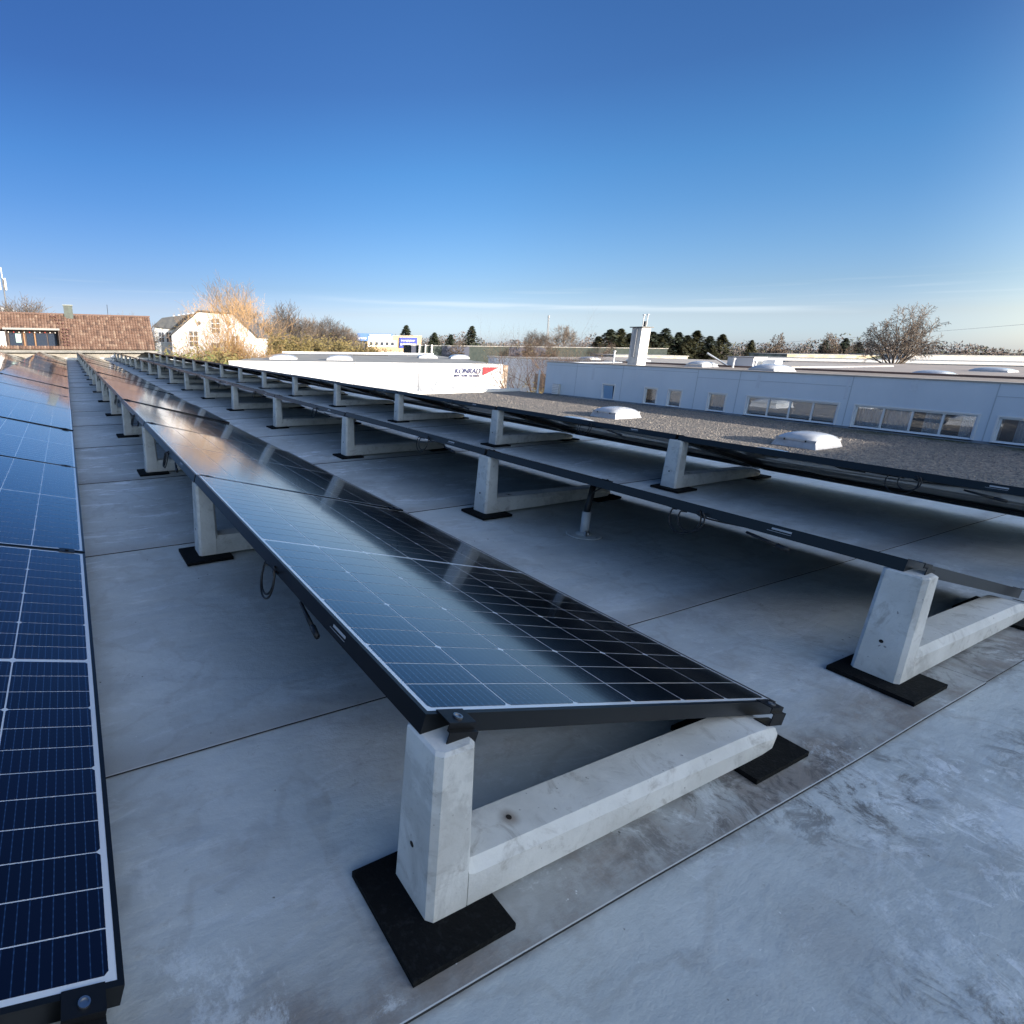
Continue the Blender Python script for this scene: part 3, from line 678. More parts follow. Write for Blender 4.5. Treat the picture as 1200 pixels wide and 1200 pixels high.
# ---------------------------------------------------------------- tiled house beyond the rows
tilem = mat('clay_tile', (.115, .066, .047), .8, (.165, .105, .078), 3.2, 3, .3, .7)
tiled = mat('clay_tile_dark', (.05, .03, .025), .9)
th = thing('tiled_house', 'low house front with a steep brown clay tile roof and a glazed loggia', 'house')
Ye, Yr, Ze, Zr = 29.3, 30.6, .45, 2.06      # eave and ridge
XL, XR = -9.0, 3.64
tilt = math.atan2(Zr-Ze, Yr-Ye); SL = math.hypot(Zr-Ze, Yr-Ye)
LX0, LX1, LZ0, LZ1 = -2.85, -.66, .60, 1.32   # loggia opening
def onroof(x, s, h=0): return (x, Ye+s*math.cos(tilt)-h*math.sin(tilt), Ze+s*math.sin(tilt)+h*math.cos(tilt))
b = MB(); tw, tl = .125, .165; r = random.Random(9)
nrow = int(SL/tl)+1; xr_lo = 3.66
for j in range(nrow):
    s0 = j*tl; s1 = min(s0+tl*1.12, SL+.03)
    nx = int((xr_lo-XL)/tw)
    for i in range(nx):
        x0 = XL+i*tw; x1 = x0+tw; zc = Ze+(s0+tl/2)*math.sin(tilt)
        if x1 > xr_lo+.25*(1-j/nrow)*.0: continue
        if LX0-.02 < x0+tw/2 < LX1+.02 and LZ0-.03 < zc < LZ1+.06: continue
        if abs(x0+tw/2+.07) < .19 and zc > Zr-.16: continue
        hh = r.uniform(-.004, .006)
        A = onroof(x0+.005, s0, .045+hh); Bm = onroof((x0+x1)/2, s0, .072+hh); Cc = onroof(x1-.005, s0, .045+hh)
        A2 = onroof(x0+.005, s1, .02+hh); B2 = onroof((x0+x1)/2, s1, .045+hh); C2 = onroof(x1-.005, s1, .02+hh)
        A0_ = onroof(x0+.005, s0, .0); C0_ = onroof(x1-.005, s0, .0)
        mi = 0 if r.random() < .72 else (1 if r.random() < .6 else 2)
        b.quad([A, Bm, B2, A2], mi); b.quad([Bm, Cc, C2, B2], mi); b.quad([A0_, C0_, Cc, Bm, A], mi)
b.build('roof_tiles', [tilem, mat('clay_tile_pale', (.22, .155, .115), .8, (.16, .105, .078), 9), mat('clay_tile_brown', (.085, .052, .04), .8)], th, kind='stuff')
b = MB(); b.quad([onroof(XL, 0), onroof(LX0, 0), onroof(LX0, SL), onroof(XL, SL)]); b.quad([onroof(LX1, 0), onroof(XR, 0), onroof(XR, SL), onroof(LX1, SL)])
sA = (LZ0-Ze)/math.sin(tilt); sB = (LZ1-Ze)/math.sin(tilt)
b.quad([onroof(LX0, 0), onroof(LX1, 0), onroof(LX1, sA), onroof(LX0, sA)]); b.quad([onroof(LX0, sB), onroof(LX1, sB), onroof(LX1, SL), onroof(LX0, SL)])
b.quad([(XL, Yr, Zr), (XR, Yr, Zr), (XR, Yr+6, Ze), (XL, Yr+6, Ze)])
b.quad([onroof(XR, 0), (XR, Yr+6, Ze), (XR, Yr, Zr)]); b.build('roof', tiled, th)
b = MB(); b.box(XL, XR-.05, Ye+.12, Yr+6, GZ, Ze-.002); b.build('wall', mat('drab_render', (.26, .24, .21), .85, (.18, .17, .15), 2), th)
b = MB(); b.box(XL, XR+.05, Ye-.15, Ye+.02, Ze-.14, Ze-.04); b.build('gutter', mat('zinc', (.16, .155, .145), .6, (.10, .10, .095), 4), th)
b = MB(); b.box(XL, XR+.02, Yr-.06, Yr+.08, Zr+.02, Zr+.075); b.build('ridge', mat('ridge_tile', (.11, .065, .05), .8), th)
b = MB(); b.box(XR-.02, XR+.05, Yr-.01, Yr+.05, Zr-.02, Zr+.06)
lg = MB(); lg.box(LX0, LX1, Ye+.75, Ye+.80, LZ0-.1, LZ1); lg.box(LX0, LX0+.02, Ye+.12, Ye+.75, LZ0-.1, LZ1); lg.box(LX1-.02, LX1, Ye+.12, Ye+.75, LZ0-.1, LZ1); lg.box(LX0, LX1, Ye+.12, Ye+.8, LZ0-.12, LZ0-.1)
lg = lg.build('loggia', mat('dark_timber', (.06, .04, .035), .7), th)
MB().box(LX0-.1, LX1+.05, Ye+.18, Ye+.95, LZ1+.004, LZ1+.09).build('loggia_fascia', mat('grey_board', (.22, .22, .21), .7), th)
pan = mat('loggia_glass', (.03, .04, .06), .08, coat=1)
orange = mat('orange_timber', (.22, .11, .045), .6)
for x0, x1 in ((-2.75, -2.25), (-2.05, -1.75), (-1.65, -1.2), (-1.15, -.78)):
    w_ = MB().box(x0, x1, Ye+.70, Ye+.74, LZ0-.08, LZ1-.14).build('window', pan, th)
for x in (-2.15, -1.70): MB().box(x-.028, x+.028, Ye+.64, Ye+.69, LZ0-.1, LZ1).build('post', orange, th)
MB().box(-2.5, -2.28, Ye+.68, Ye+.70, .75, 1.15).build('poster', mat('poster_green', (.3, .42, .4), .7), th)
MB().box(-3.6, -2.87, Ye+.08, Ye+.16, .57, 1.22).build('white_panel', whf, th)
bulb = mat('bulb', (.8, .75, .7), .3); bulr = mat('bulb_red', (.6, .05, .04), .3)
sl_ = MB().tube([(LX0+.02+i*.21, Ye+.5, LZ1-.07-.03*math.sin(i*1.57)**2) for i in range(11)], .004, 4).build('light_string', CABLE, th)
for i in range(10):
    x = LX0+.1+i*.215
    MB().lathe([(.005, LZ1-.13), (.022, LZ1-.12), (.022, LZ1-.09), (.005, LZ1-.08)], (x, Ye+.5), 8).build('bulb', bulr if i % 3 == 1 else bulb, sl_)
chm = MB(); chm.box(-.33, .06, 30.45, 30.85, Zr-.25, 2.50); chm = chm.build('chimney', mat('green_slate', (.06, .078, .068), .7, (.045, .055, .05), 8), th)
MB().box(-.36, .09, 30.42, 30.88, 2.501, 2.54).build('chimney_cap', mat('slate_cap', (.2, .22, .21), .7), chm)
stepm = mat('step_rust', (.055, .016, .012), .7)
for i, zz in enumerate((.62, .76, .91, 1.05, 1.2, 1.34, 1.62, 1.78, 1.93)):
    s = (zz-Ze)/math.sin(tilt)
    xo = -.52 if i < 6 else -.52-.14*(i-5)
    for dx in (0, .17):
        b = MB(); p = onroof(xo+dx+(.04 if i % 2 else 0), s, .08); b.box(p[0], p[0]+.1, p[1]-.09, p[1]+.02, p[2]-.035, p[2]+.035); b.build('roof_step', stepm, th)
o = MB().tube([(1.66, 30.7, 2.0), (1.66, 30.7, 2.62)], .012, 5).build('aerial', CLAMP, th)

t = thing('mobile_mast', 'phone mast with white panel antennas at the left edge behind the tiled roof', 'mast', (-8.35, 108.9, 0))
MB().tube([(0, 0, GZ), (0, 0, 10.2)], .11, 8).build('pole', mat('mast_grey', (.10, .11, .13), .6), t)
for i, (dx, dy) in enumerate(((-.45, -.3), (.35, -.4), (.05, .45))):
    MB().box(dx-.13, dx+.13, dy-.1, dy+.1, 8.4, 10.2).build('antenna', mat('antenna_grey', (.42, .42, .42), .6), t)
MB().box(-.04, .04, -.04, .04, 10.2, 11.8).build('spike', STEEL, t)
b = MB(); b.box(-12, -4.5, 84, 92, GZ, 4.0); b.quad([(-12.3, 83.7, 4.02), (-4.2, 83.7, 4.02), (-8, 88, 5.0)]); b.quad([(-4.2, 83.7, 4.02), (-4.2, 92.3, 4.02), (-8, 88, 5.0)])
o = b.build('white_hall', mat('white_hall', (.75, .75, .73), .7)); tag(o, 'white gabled hall just showing above the tiled roof at the left edge', 'building')

# ---------------------------------------------------------------- white gabled house
wh = thing('white_house', 'white gabled house with dark roof, round windows and a grey side dormer', 'house')
whw = mat('white_render', (.62, .65, .70), .8)
drk = mat('dark_roof_tiles', (.06, .065, .075), .6, (.09, .095, .10), 3)
winm = mat('dark_window', (.05, .06, .08), .15, coat=.5)
def LP(o, d, u, v=0, zz=0): return (o[0]+d[0]*u-d[1]*v, o[1]+d[1]*u+d[0]*v, zz)
O = (9.93, 63.2); dl = math.hypot(18.07-9.93, 59.2-63.2); D_ = ((18.07-9.93)/dl, (59.2-63.2)/dl)
def wp(u, v, zz): return LP(O, D_, u, v, zz)       # u along gable, v depth away
gab = [(0, GZ), (dl, GZ), (dl, 1.5), (dl-2.3, 3.65), (3.0, 3.85), (0, 1.45)]
b = MB(); b.quad([wp(u, 0, zz) for u, zz in gab]); b.quad([wp(u, 9, zz) for u, zz in reversed(gab)])
b.quad([wp(0, 0, GZ), wp(0, 0, 1.45), wp(0, 9, 1.45), wp(0, 9, GZ)]); b.quad([wp(dl, 0, GZ), wp(dl, 9, GZ), wp(dl, 9, 1.5), wp(dl, 0, 1.5)]); b.build('wall', whw, wh)
b = MB()
for (u0, z0), (u1, z1) in (((-.35, 1.25), (3.0, 3.95)), ((3.0, 3.95), (dl-2.3, 3.75)), ((dl-2.3, 3.75), (dl+.3, 1.35))):
    b.loft([[wp(u0, -.25, z0), wp(u1, -.25, z1), wp(u1, -.25, z1+.12), wp(u0, -.25, z0+.12)], [wp(u0, 9.2, z0), wp(u1, 9.2, z1), wp(u1, 9.2, z1+.12), wp(u0, 9.2, z0+.12)]])
b.build('roof', drk, wh)
def wwin(u0, u1, z0, z1, nx, nz):
    f = MB(); f.loft([[wp(u, v, zz) for u, zz in ((u0, z0), (u1, z0), (u1, z1), (u0, z1))] for v in (-.02, -.06)]); f = f.build('window', whw, wh)
    for i in range(nx):
        for j in range(nz):
            a, c = u0+.08+(u1-u0-.08)*i/nx, u0+(u1-u0-.08)*(i+1)/nx; e, g_ = z0+.08+(z1-z0-.08)*j/nz, z0+(z1-z0-.08)*(j+1)/nz
            p = MB(); p.loft([[wp(u, v, zz) for u, zz in ((a, e), (c, e), (c, g_), (a, g_))] for v in (-.0605, -.075)]); p.build('pane', winm, f)
wwin(1.85, 2.9, .3, 2.0, 2, 3); wwin(4.3, 5.3, 1.7, 3.3, 2, 3); wwin(6.4, 7.3, .3, 1.6, 2, 2); wwin(4.3, 5.3, -.8, .8, 2, 2)
for u, zz in ((3.05, 2.74), (6.25, 2.69)):
    b = MB(); b.loft([[wp(u+.28*math.cos(a*math.pi/8), v, zz+.28*math.sin(a*math.pi/8)) for a in range(16)] for v in (-.02, -.07)]); f = b.build('round_window', whw, wh)
    b = MB(); b.loft([[wp(u+.2*math.cos(a*math.pi/8), v, zz+.2*math.sin(a*math.pi/8)) for a in range(16)] for v in (-.071, -.09)]); b.build('pane', winm, f)
# grey side dormer at the left
b = MB(); b.loft([[wp(u, v, zz) for u, zz in ((-2.4, -.8), (-.02, -.8), (-.02, 2.1), (-2.4, 2.35))] for v in (1.8, 6)]); b.build('dormer', mat('grey_cladding', (.45, .46, .46), .7), wh)
b = MB(); b.loft([[wp(u, v, zz) for u, zz in ((-2.6, 2.36), (.1, 2.12), (2.8, 3.9), (-1.4, 3.3))] for v in (1.6, 6.2)]); b.build('dormer_roof', drk, wh)
for u0 in (-1.95, -1.15):
    b = MB(); b.loft([[wp(u, v, zz) for u, zz in ((u0, .7), (u0+.65, .7), (u0+.65, 1.85), (u0, 1.85))] for v in (1.74, 1.795)]); f = b.build('window', whw, wh)
    for i in range(2):
        for j in range(2):
            p = MB(); p.loft([[wp(u, v, zz) for u, zz in ((u0+.05+i*.29, .76+j*.55), (u0+.29+i*.3, .76+j*.55), (u0+.29+i*.3, 1.25+j*.55), (u0+.05+i*.29, 1.25+j*.55))] for v in (1.72, 1.739)]); p.build('pane', winm, f)
for i in range(7):
    b = MB(); b.loft([[wp(-.6+i*.55+dx, 3+dy, zz) for dx, dy in ((0, 0), (.2, 0), (.2, .2), (0, .2))] for zz in (3.2+.09*i, 3.62+.09*i)]); b.build('roof_cowl', whw, wh)

# ---------------------------------------------------------------- white building with the sign
KO = (10.43, 33.48); kd = math.hypot(24.12-10.43, 26.8-33.48); KD = ((24.12-10.43)/kd, (26.8-33.48)/kd)
def kp(u, v, zz): return LP(KO, KD, u, v, zz)
kb = thing('white_company_building', 'white metal clad hall with blue lettering and a red triangle on its wall', 'building')
metw = mat('white_cladding', (.80, .80, .80), .55, (.74, .75, .77), .5, 3, coords='Object', stretch=(.3, .3, 6))
def kbox(u0, u1, v0, v1, z0, z1, name, m, parent=kb, **k):
    b = MB(); b.loft([[kp(u0, v0, z), kp(u1, v0, z), kp(u1, v1, z), kp(u0, v1, z)] for z in (z0, z1)]); return b.build(name, m, parent, **k)
KT = -.27
us = [-2, 1.9, 5.9, 9.96, kd]
for i in range(4): kbox(us[i]+.03, us[i+1]-.03, 0, .1, GZ, KT, 'wall_panel', metw)
kbox(-2, kd, .101, 30, GZ, KT-.08, 'wall', metw)
kbox(-2, kd, .1, 30, KT-.079, KT-.02, 'roof', mat('grey_membrane', (.32, .32, .30), .8, (.24, .24, .23), .4))
kbox(-2, kd, -.02, .10, KT+.001, KT+.03, 'roof_edge', whf)
kbox(-2, kd, 29.9, 30.1, KT-.02, KT+.16, 'roof_edge', whf)
kbox(6, 9.5, 22, 22.3, KT-.02, KT+.05, 'roof_strip', mat('black_strip', (.05, .05, .05), .8))
kbox(kd+.001, kd+.35, .15, 1.2, GZ, KT-.05, 'corner_post', mat('rusty_corner', (.30, .20, .13), .8, (.5, .45, .4), 5))
def text(name, s, m, parent, size, org, dx, up, shear=0, ext=.01, bold=0, align='LEFT', sx=1):
    cu = bpy.data.curves.new(name, 'FONT'); cu.body = s; cu.size = size; cu.shear = shear; cu.extrude = ext; cu.offset = bold; cu.align_x = align
    o = bpy.data.objects.new(name, cu); C.objects.link(o)
    dg = bpy.context.evaluated_depsgraph_get(); me = bpy.data.meshes.new_from_object(o.evaluated_get(dg))
    bpy.data.objects.remove(o); me.materials.clear(); me.materials.append(m)
    o = put(name, me, parent); dx = Vector(dx).normalized(); up = Vector(up); nz = dx.cross(up)
    mm = Matrix((dx*sx, up, nz)).transposed().to_4x4(); mm.translation = Vector(org); o.matrix_local = mm; return o
navy = mat('navy_letter', (.03, .035, .14), .5); red = mat('red_sign', (.75, .03, .05), .5)
dx3 = (KD[0], KD[1], 0)
text('lettering', 'KONRAD', navy, kb, .46, kp(12.2, -.03, -.84), dx3, (0, 0, 1), .2, .012, .0015, sx=.82)
text('lettering', 'MEIN  TEAM  TECHNIK', navy, kb, .19, kp(12.18, -.03, -1.04), dx3, (0, 0, 1), 0, .008, .002, sx=.82)
b = MB(); b.loft([[kp(13.98, v, -.44), kp(13.98, v, -.95), kp(14.95, v, -.44)] for v in (-.045, -.012)]); b.build('red_triangle', red, kb)
for u in (10.6, 11.6):
    f = kbox(u, u+.55, -.35, -.001, -2.12, -1.97, 'lamp', mat('lamp_box', (.5, .5, .48), .5)); 
for i, (u, v, s_) in enumerate(((.8, 6.0, 1.5), (4.9, 6.0, 1.5), (12.5, 15, 1.3), (15.2, 14.5, 1.3))):
    p = kp(u, v, KT-.02)
    dome_obj(['large white skylight at the left end of the white company hall', 'large white skylight, second from left on the company hall', 'small white skylight on the company hall below the tan office block', 'small white skylight on the company hall, right of the one below the office'][i], p, s_*1.2, s_, .12, .22, clips=False, rz=math.atan2(KD[1], KD[0]))

# ---------------------------------------------------------------- tan office block with blue signs
OO = (53.1, 100.0); od = math.hypot(62.83-53.1, 95.46-100); OD = ((62.83-53.1)/od, (95.46-100)/od)
def op(u, v, zz): return LP(OO, OD, u, v, zz)
ob = thing('office_building', 'tan office block with white window bands and blue sign boards', 'building')
tan = mat('tan_cladding', (.50, .36, .22), .8, (.44, .32, .2), 1)
def obox(u0, u1, v0, v1, z0, z1, name, m, parent=ob):
    b = MB(); b.loft([[op(u0, v0, z), op(u1, v0, z), op(u1, v1, z), op(u0, v1, z)] for z in (z0, z1)]); return b.build(name, m, parent)
obox(0, od, 0, 8, GZ, 2.3, 'wall', tan); obox(-.01, -3.3, .3, 9, GZ, 1.9, 'side_wall', mat('dark_slate_wall', (.09, .095, .11), .8))
obox(-.1, od+.1, -.1, 8.1, 2.301, 2.42, 'roof_edge', mat('tan_edge', (.5, .42, .33), .7))
def letters(u0, u1, z0, h, m, par):
    # illegible white lettering: strokes of uneven width
    r_ = random.Random(int(u0*10)+int(z0*10)); b = MB(); u = u0
    while u < u1-.1:
        wd = r_.uniform(.09, .24); zz = z0+(h*.15 if r_.random() < .2 else 0)
        b.loft([[op(a_, v, c_) for a_, c_ in ((u, zz), (u+.07, zz), (u+.07, z0+h), (u, z0+h))] for v in (-.36, -.335)])
        b.loft([[op(a_, v, c_) for a_, c_ in ((u+.07, z0+h*r_.uniform(.3, .7)), (u+wd, z0+h*.5), (u+wd, z0+h*.72), (u+.07, z0+h*.85))] for v in (-.36, -.335)])
        u += wd+.07
    b.build('lettering', m, par)
for z0 in (.35, -1.75):
    bd = obox(.2, 5.8 if z0 > 0 else od-.2, -.08, -.001, z0-.1, z0+1.05, 'window_band', whf)
    for i in range(5 if z0 > 0 else 9):
        obox(.55+i*1.05, 1.15+i*1.05, -.12, -.081, z0+.15, z0+.8, 'window', winm, bd)
bs = mat('sign_blue', (.03, .05, .33), .5); bs2 = mat('sign_blue_mid', (.07, .16, .38), .5)
sg = obox(6.4, 9.9, -.2, -.02, .1, 2.05, 'sign_board', bs)
od3 = (OD[0], OD[1], 0)
letters(6.7, 9.5, 1.25, .38, whf, sg); letters(6.6, 9.75, .5, .45, whf, sg)
sg = obox(-1.9, .2, -.3, -.12, 1.3, 2.75, 'sign_board', bs2)
sg = obox(.25, 5.0, -.3, -.12, 1.5, 2.7, 'sign_board', whf)
obox(.25, 5.0, -.33, -.301, 2.2, 2.72, 'blue_strip', bs2, sg)
letters(.5, 4.7, 2.3, .3, whf, sg); letters(-1.7, 0, 1.6, .4, whf, sg)

# ---------------------------------------------------------------- distant halls and roofs
def hall(name, label, x0, y0, x1, y1, depth, z0, z1, m, roofm=None, parts=()):
    d = math.hypot(x1-x0, y1-y0); D2 = ((x1-x0)/d, (y1-y0)/d); O2 = (x0, y0)
    t = thing(name, label, 'building')
    def bb(u0, u1, v0, v1, za, zb, nm, mm):
        b = MB(); b.loft([[LP(O2, D2, u, v, z) for u, v in ((u0, v0), (u1, v0), (u1, v1), (u0, v1))] for z in (za, zb)]); return b.build(nm, mm, t)
    bb(0, d, 0, depth, z0, z1, 'wall', m); bb(-.1, d+.1, -.1, depth+.1, z1+.001, z1+.1, 'roof', roofm or whf)
    for p in parts: bb(*p)
    return t
gg = mat('grey_green_cladding', (.04, .052, .05), .9, (.055, .068, .066), 2, spec=.1); dk = mat('dark_blue_cladding', (.035, .045, .08), .6)
pale = mat('pale_wall', (.50, .48, .43), .8, (.34, .31, .25), 1.5); rfg = mat('roof_grey', (.34, .34, .33), .8, (.26, .26, .25), 1); rfl = mat('roof_light', (.36, .35, .33), .8)
hall('green_hall', 'long grey-green industrial hall with dark blue sections behind the white wall', 50.5, 79.5, 88.0, 61.0, 14, GZ, .60, gg, rfg,
     [(0, .9, -.05, -.001, -2, .7, 'dark_bay', dk), (5.0, 9.5, -.05, -.001, -2, .7, 'dark_bay', dk), (16, 22, -.05, -.001, -2, .55, 'dark_bay', dk), (1.2, 1.4, -.5, -.1, -2, .8, 'white_column', whf), (2.2, 2.35, -.5, -.1, -2, .8, 'white_column', whf), (3.2, 3.4, -.5, -.1, -2, .8, 'white_column', whf)])
hall('low_white_building', 'long low white building in front of the conifers, right of the chimney', 65.5, 52.5, 74.2, 48.2, 8, GZ, -.30, pale, rfl)
hall('yellowish_building', 'low sunlit yellowish building far off, left of the big bare tree', 105, 52.0, 124, 41, 10, GZ, -.05, mat('yellow_wall', (.62, .55, .36), .8, (.35, .28, .2), .6, 3), rfl)
hall('grey_shed', 'grey shed far off behind the big bare tree', 116, 41, 150, 26, 10, GZ, .1, mat('shed_grey', (.28, .29, .31), .8), rfg)
hall('low_flat_building', 'low flat-roofed building with pale edges just beyond the brown roof', 24, 13.5, 34.5, -14, 26, GZ, -.10, mat('lowwall', (.38, .36, .34), .8), mat('pinkish_roof', (.36, .31, .28), .9, (.28, .25, .23), .6))
hall('far_flat_building', 'far grey flat-roofed building with white roof edges', 62, 33, 80, 4, 22, GZ, -.25, mat('bluish_wall', (.30, .36, .46), .8), rfg, [(-.1, 34, -.2, -.1, -.24, .0, 'white_edge', whf)])
hall('blue_sign_building', 'small blue and white building at the right edge of the skyline', 96, 12.2, 103, 8, 8, GZ, 1.1, mat('far_blue', (.10, .18, .42), .6), rfl, [(.6, 6, -.1, -.001, -.3, .1, 'white_band', whf), (.6, 5, -.1, -.001, .5, .75, 'white_band', whf)])
r = random.Random(5)
for i, (x, y, s) in enumerate(((29, 8.5, 1.0), (33, 5.5, 1.1), (29.5, 1.8, 1.2), (38, 9.5, 1.2), (42, 4.0, 1.3), (37, -1.0, 1.2), (47, 8.5, 1.3))):
    dome_obj(['skylight on the low roof, left of the big bare tree', 'skylight on the low roof, right beside the bare tree', 'skylight on the low roof near the right edge', 'farther skylight on the low roof left of the bare tree', 'farther skylight on the low roof behind the bare tree', 'farther skylight on the low roof at the right edge', 'farthest small skylight on the low roof'][i], (x, y, 0.0), s, s, .05, .12, clips=False)
for i, (x, y) in enumerate(((76, 14), (78.6, 12.8), (81.2, 11.6))):
    o = MB().tube([(x, y, GZ), (x+.9, y-.1, 2.0+.08*i)], .09, 6).build('flag_pole', whf)
    tag(o, ['leftmost', 'middle', 'rightmost'][i]+' of three pale poles leaning on the right skyline', 'pole', 'pale poles on the skyline')
# crane
cr = thing('crane', 'thin construction crane standing far behind the roofs', 'crane', (155.9, 155.0, 0))
cmt = mat('crane_steel', (.22, .24, .27), .6)
for dx, dy in ((-.55, 0), (.55, 0), (0, .7)):
    MB().tube([(dx, dy, GZ), (dx*.3-1.2, dy*.3, 10.4)], .12, 5).build('mast_chord', cmt, cr)
b = MB()
for i in range(16):
    z0 = GZ+i*.92; s = -1 if i % 2 else 1; q_ = .55*(1-.7*i/16); b.tube([(-q_*s-1.2*i/16, 0, z0), (q_*s-1.2*(i+1)/16, 0, z0+.92)], .07, 4)
b.build('bracing', cmt, cr); MB().box(-1.45, -.95, -.2, .2, 10.3, 11.1).build('mast_head', cmt, cr)
# power line
pts = [(193+33*q, 112.6-66*q, 1.6+7.4*q-1.2*q*(1-q)*4*.3) for q in [j/16 for j in range(17)]]
o = MB().tube(pts, .05, 3).build('power_line', cmt); tag(o, 'thin overhead wire rising across the right part of the sky', 'wire')

# ---------------------------------------------------------------- trees
RM = [0]
def branches(b, rr, p, d, L, r0, lv, maxlv, sp, up, nch, leaves=None, k=4, droop=0):
    n = 4 if lv < 2 else 3
    pts = [p]; q = p; dd = d.copy()
    for i in range(n):
        dd = (dd+Vector((rr.gauss(0, .12), rr.gauss(0, .12), rr.gauss(0, .07)+up*.12))).normalized(); q = q+dd*L/n; pts.append(q)
    r1 = r0*(.5 if lv < maxlv else .25)
    b.tube(pts, [max(RM[0], r0+(r1-r0)*i/n) for i in range(n+1)], k if lv < 1 else (4 if lv < 2 else 3), cap=False)
    if leaves is not None and lv >= maxlv-1: leaves += pts[1:]
    if lv >= maxlv: return
    m = nch[lv] if lv < len(nch) else 3
    for i in range(m):
        f = .30+.7*(i+rr.random())/m if lv > 0 else .25+.75*(i+.7*rr.random())/m
        f = min(f, .999); j = int(f*n); a = pts[j].lerp(pts[j+1], f*n-j)
        az = i*2.4+rr.uniform(-.6, .6); e = dd.orthogonal().normalized(); e = Matrix.Rotation(az, 3, dd) @ e
        nd = (dd*(1-sp*.5)+e*sp*rr.uniform(.7, 1.2)+Vector((0, 0, up*.35-droop))).normalized()
        branches(b, rr, a, nd, L*rr.uniform(.5, .78)*(1.1-.35*f if lv == 0 else 1), max(r1*.75, r0*.42*(1.1-.4*f)), lv+1, maxlv, sp, up, nch, leaves, k, droop)
def bare_tree_meshes(seed, H, maxlv, nch, sp=.6, up=.5, r0=None, stems=1, leafm=None, leaf_n=0, leaf_s=.1, bark=None, base=0, trunk=.35, droop=0, fan=.55, rmin=0):
    rr = random.Random(seed); tr = MB(); cr_ = MB(); lv = [] if leafm else None
    r0 = r0 or H*.022
    RM[0] = rmin
    cr_pts = []
    for s in range(stems):
        a = s*6.283/stems+rr.uniform(-.4, .4); tl = H*trunk
        d = Vector((math.cos(a)*fan, math.sin(a)*fan, 1)).normalized() if stems > 1 else Vector((rr.uniform(-.05, .05), rr.uniform(-.05, .05), 1)).normalized()
        p = Vector((math.cos(a)*.05*H*(stems > 1), math.sin(a)*.05*H*(stems > 1), 0)); q = p+d*tl
        tr.tube([p-Vector((0, 0, .2)), p+d*tl*.5, q], [r0*1.25, r0, r0*.85], 6)
        branches(cr_, rr, q, d, (H-q.z)*.72, r0*.8, 0, maxlv, sp, up, nch, lv, 5, droop)
    mi = bark or BARK
    out = [tr.mesh('trunk', mi)]
    mats_ = [mi]
    if leafm:
        mats_.append(leafm); hmax = max(p.z for p in lv)
        for i in range(leaf_n):
            p = rr.choice(lv)
            if rr.random() < max(0, p.z/hmax-.45)*2.2: continue
            p = p+Vector((rr.gauss(0, leaf_s*1.2), rr.gauss(0, leaf_s*1.2), rr.gauss(0, leaf_s)))
            u = Vector((rr.gauss(0, 1), rr.gauss(0, 1), rr.gauss(0, 1))).normalized(); v = u.orthogonal().normalized()*leaf_s*.4; u = u*leaf_s
            cr_.quad([p-u, p-v, p+u, p+v], 1)
    out.append(cr_.mesh('crown', mats_)); return out
BARK = mat('grey_bark', (.085, .068, .058), .9, (.13, .105, .085), 5)
BARKL = mat('pale_twig', (.20, .165, .125), .9, (.15, .12, .095), 5)
AMBT2 = mat('straw_twig', (.26, .185, .11), .9, (.19, .14, .09), 5)
AMBT = mat('amber_twig', (.36, .22, .10), .9, (.28, .18, .10), 5)
AMB = mat('amber_leaf', (.38, .24, .08), .8, (.46, .33, .13), 6)
OLI = mat('olive_leaf', (.13, .115, .04), .8, (.20, .15, .055), 6)
GRN = mat('dull_green_leaf', (.07, .10, .03), .8, (.16, .16, .05), 6)
NEED = mat('dark_needles', (.028, .042, .026), .85, (.05, .07, .04), 1.5)
NEED2 = mat('olive_needles', (.05, .058, .025), .85, (.08, .08, .035), 1.5)
def tree(name, label, cat, meshes, loc, s=1, rz=0, sz=None, group=None):
    t = thing(name, label, cat, loc, rz, group); t.scale = (s, s, sz or s)
    put('trunk', meshes[0], t); put('crown', meshes[1], t); return t
forsy = bare_tree_meshes(11, 7.2, 4, (5, 4, 4, 4), .7, .42, .06, 6, AMB, 7000, .045, AMBT, trunk=.1, fan=.55, rmin=.006)
tree('amber_shrub', 'tall twiggy amber shrub-like tree in front of the white house', 'tree', forsy, (11.6, 46.8, GZ), .98, .6, 1.12)
pale1 = bare_tree_meshes(12, 10, 4, (6, 5, 5, 4), .6, .5, .11, 1, bark=AMBT2, trunk=.3, rmin=.010)
tree('bare_tree', 'pale bare tree right behind the amber shrub', 'tree', pale1, (17.3, 64, GZ), .98, 0)
tree('bare_tree', 'pale bare tree rising out of the amber shrub', 'tree', pale1, (13.2, 51.0, GZ), .84, 2, .90)
V = [bare_tree_meshes(20+i, 9, 4, (9, 6, 6, 5), .66, .45, .10, 1, bark=BARK, trunk=.22, rmin=.016) for i in range(3)]
VO = [bare_tree_meshes(30+i, 6, 3, (8, 6, 5), .62, .5, .06, 4, OLI, 5000, .16, BARKL, trunk=.1) for i in range(2)]
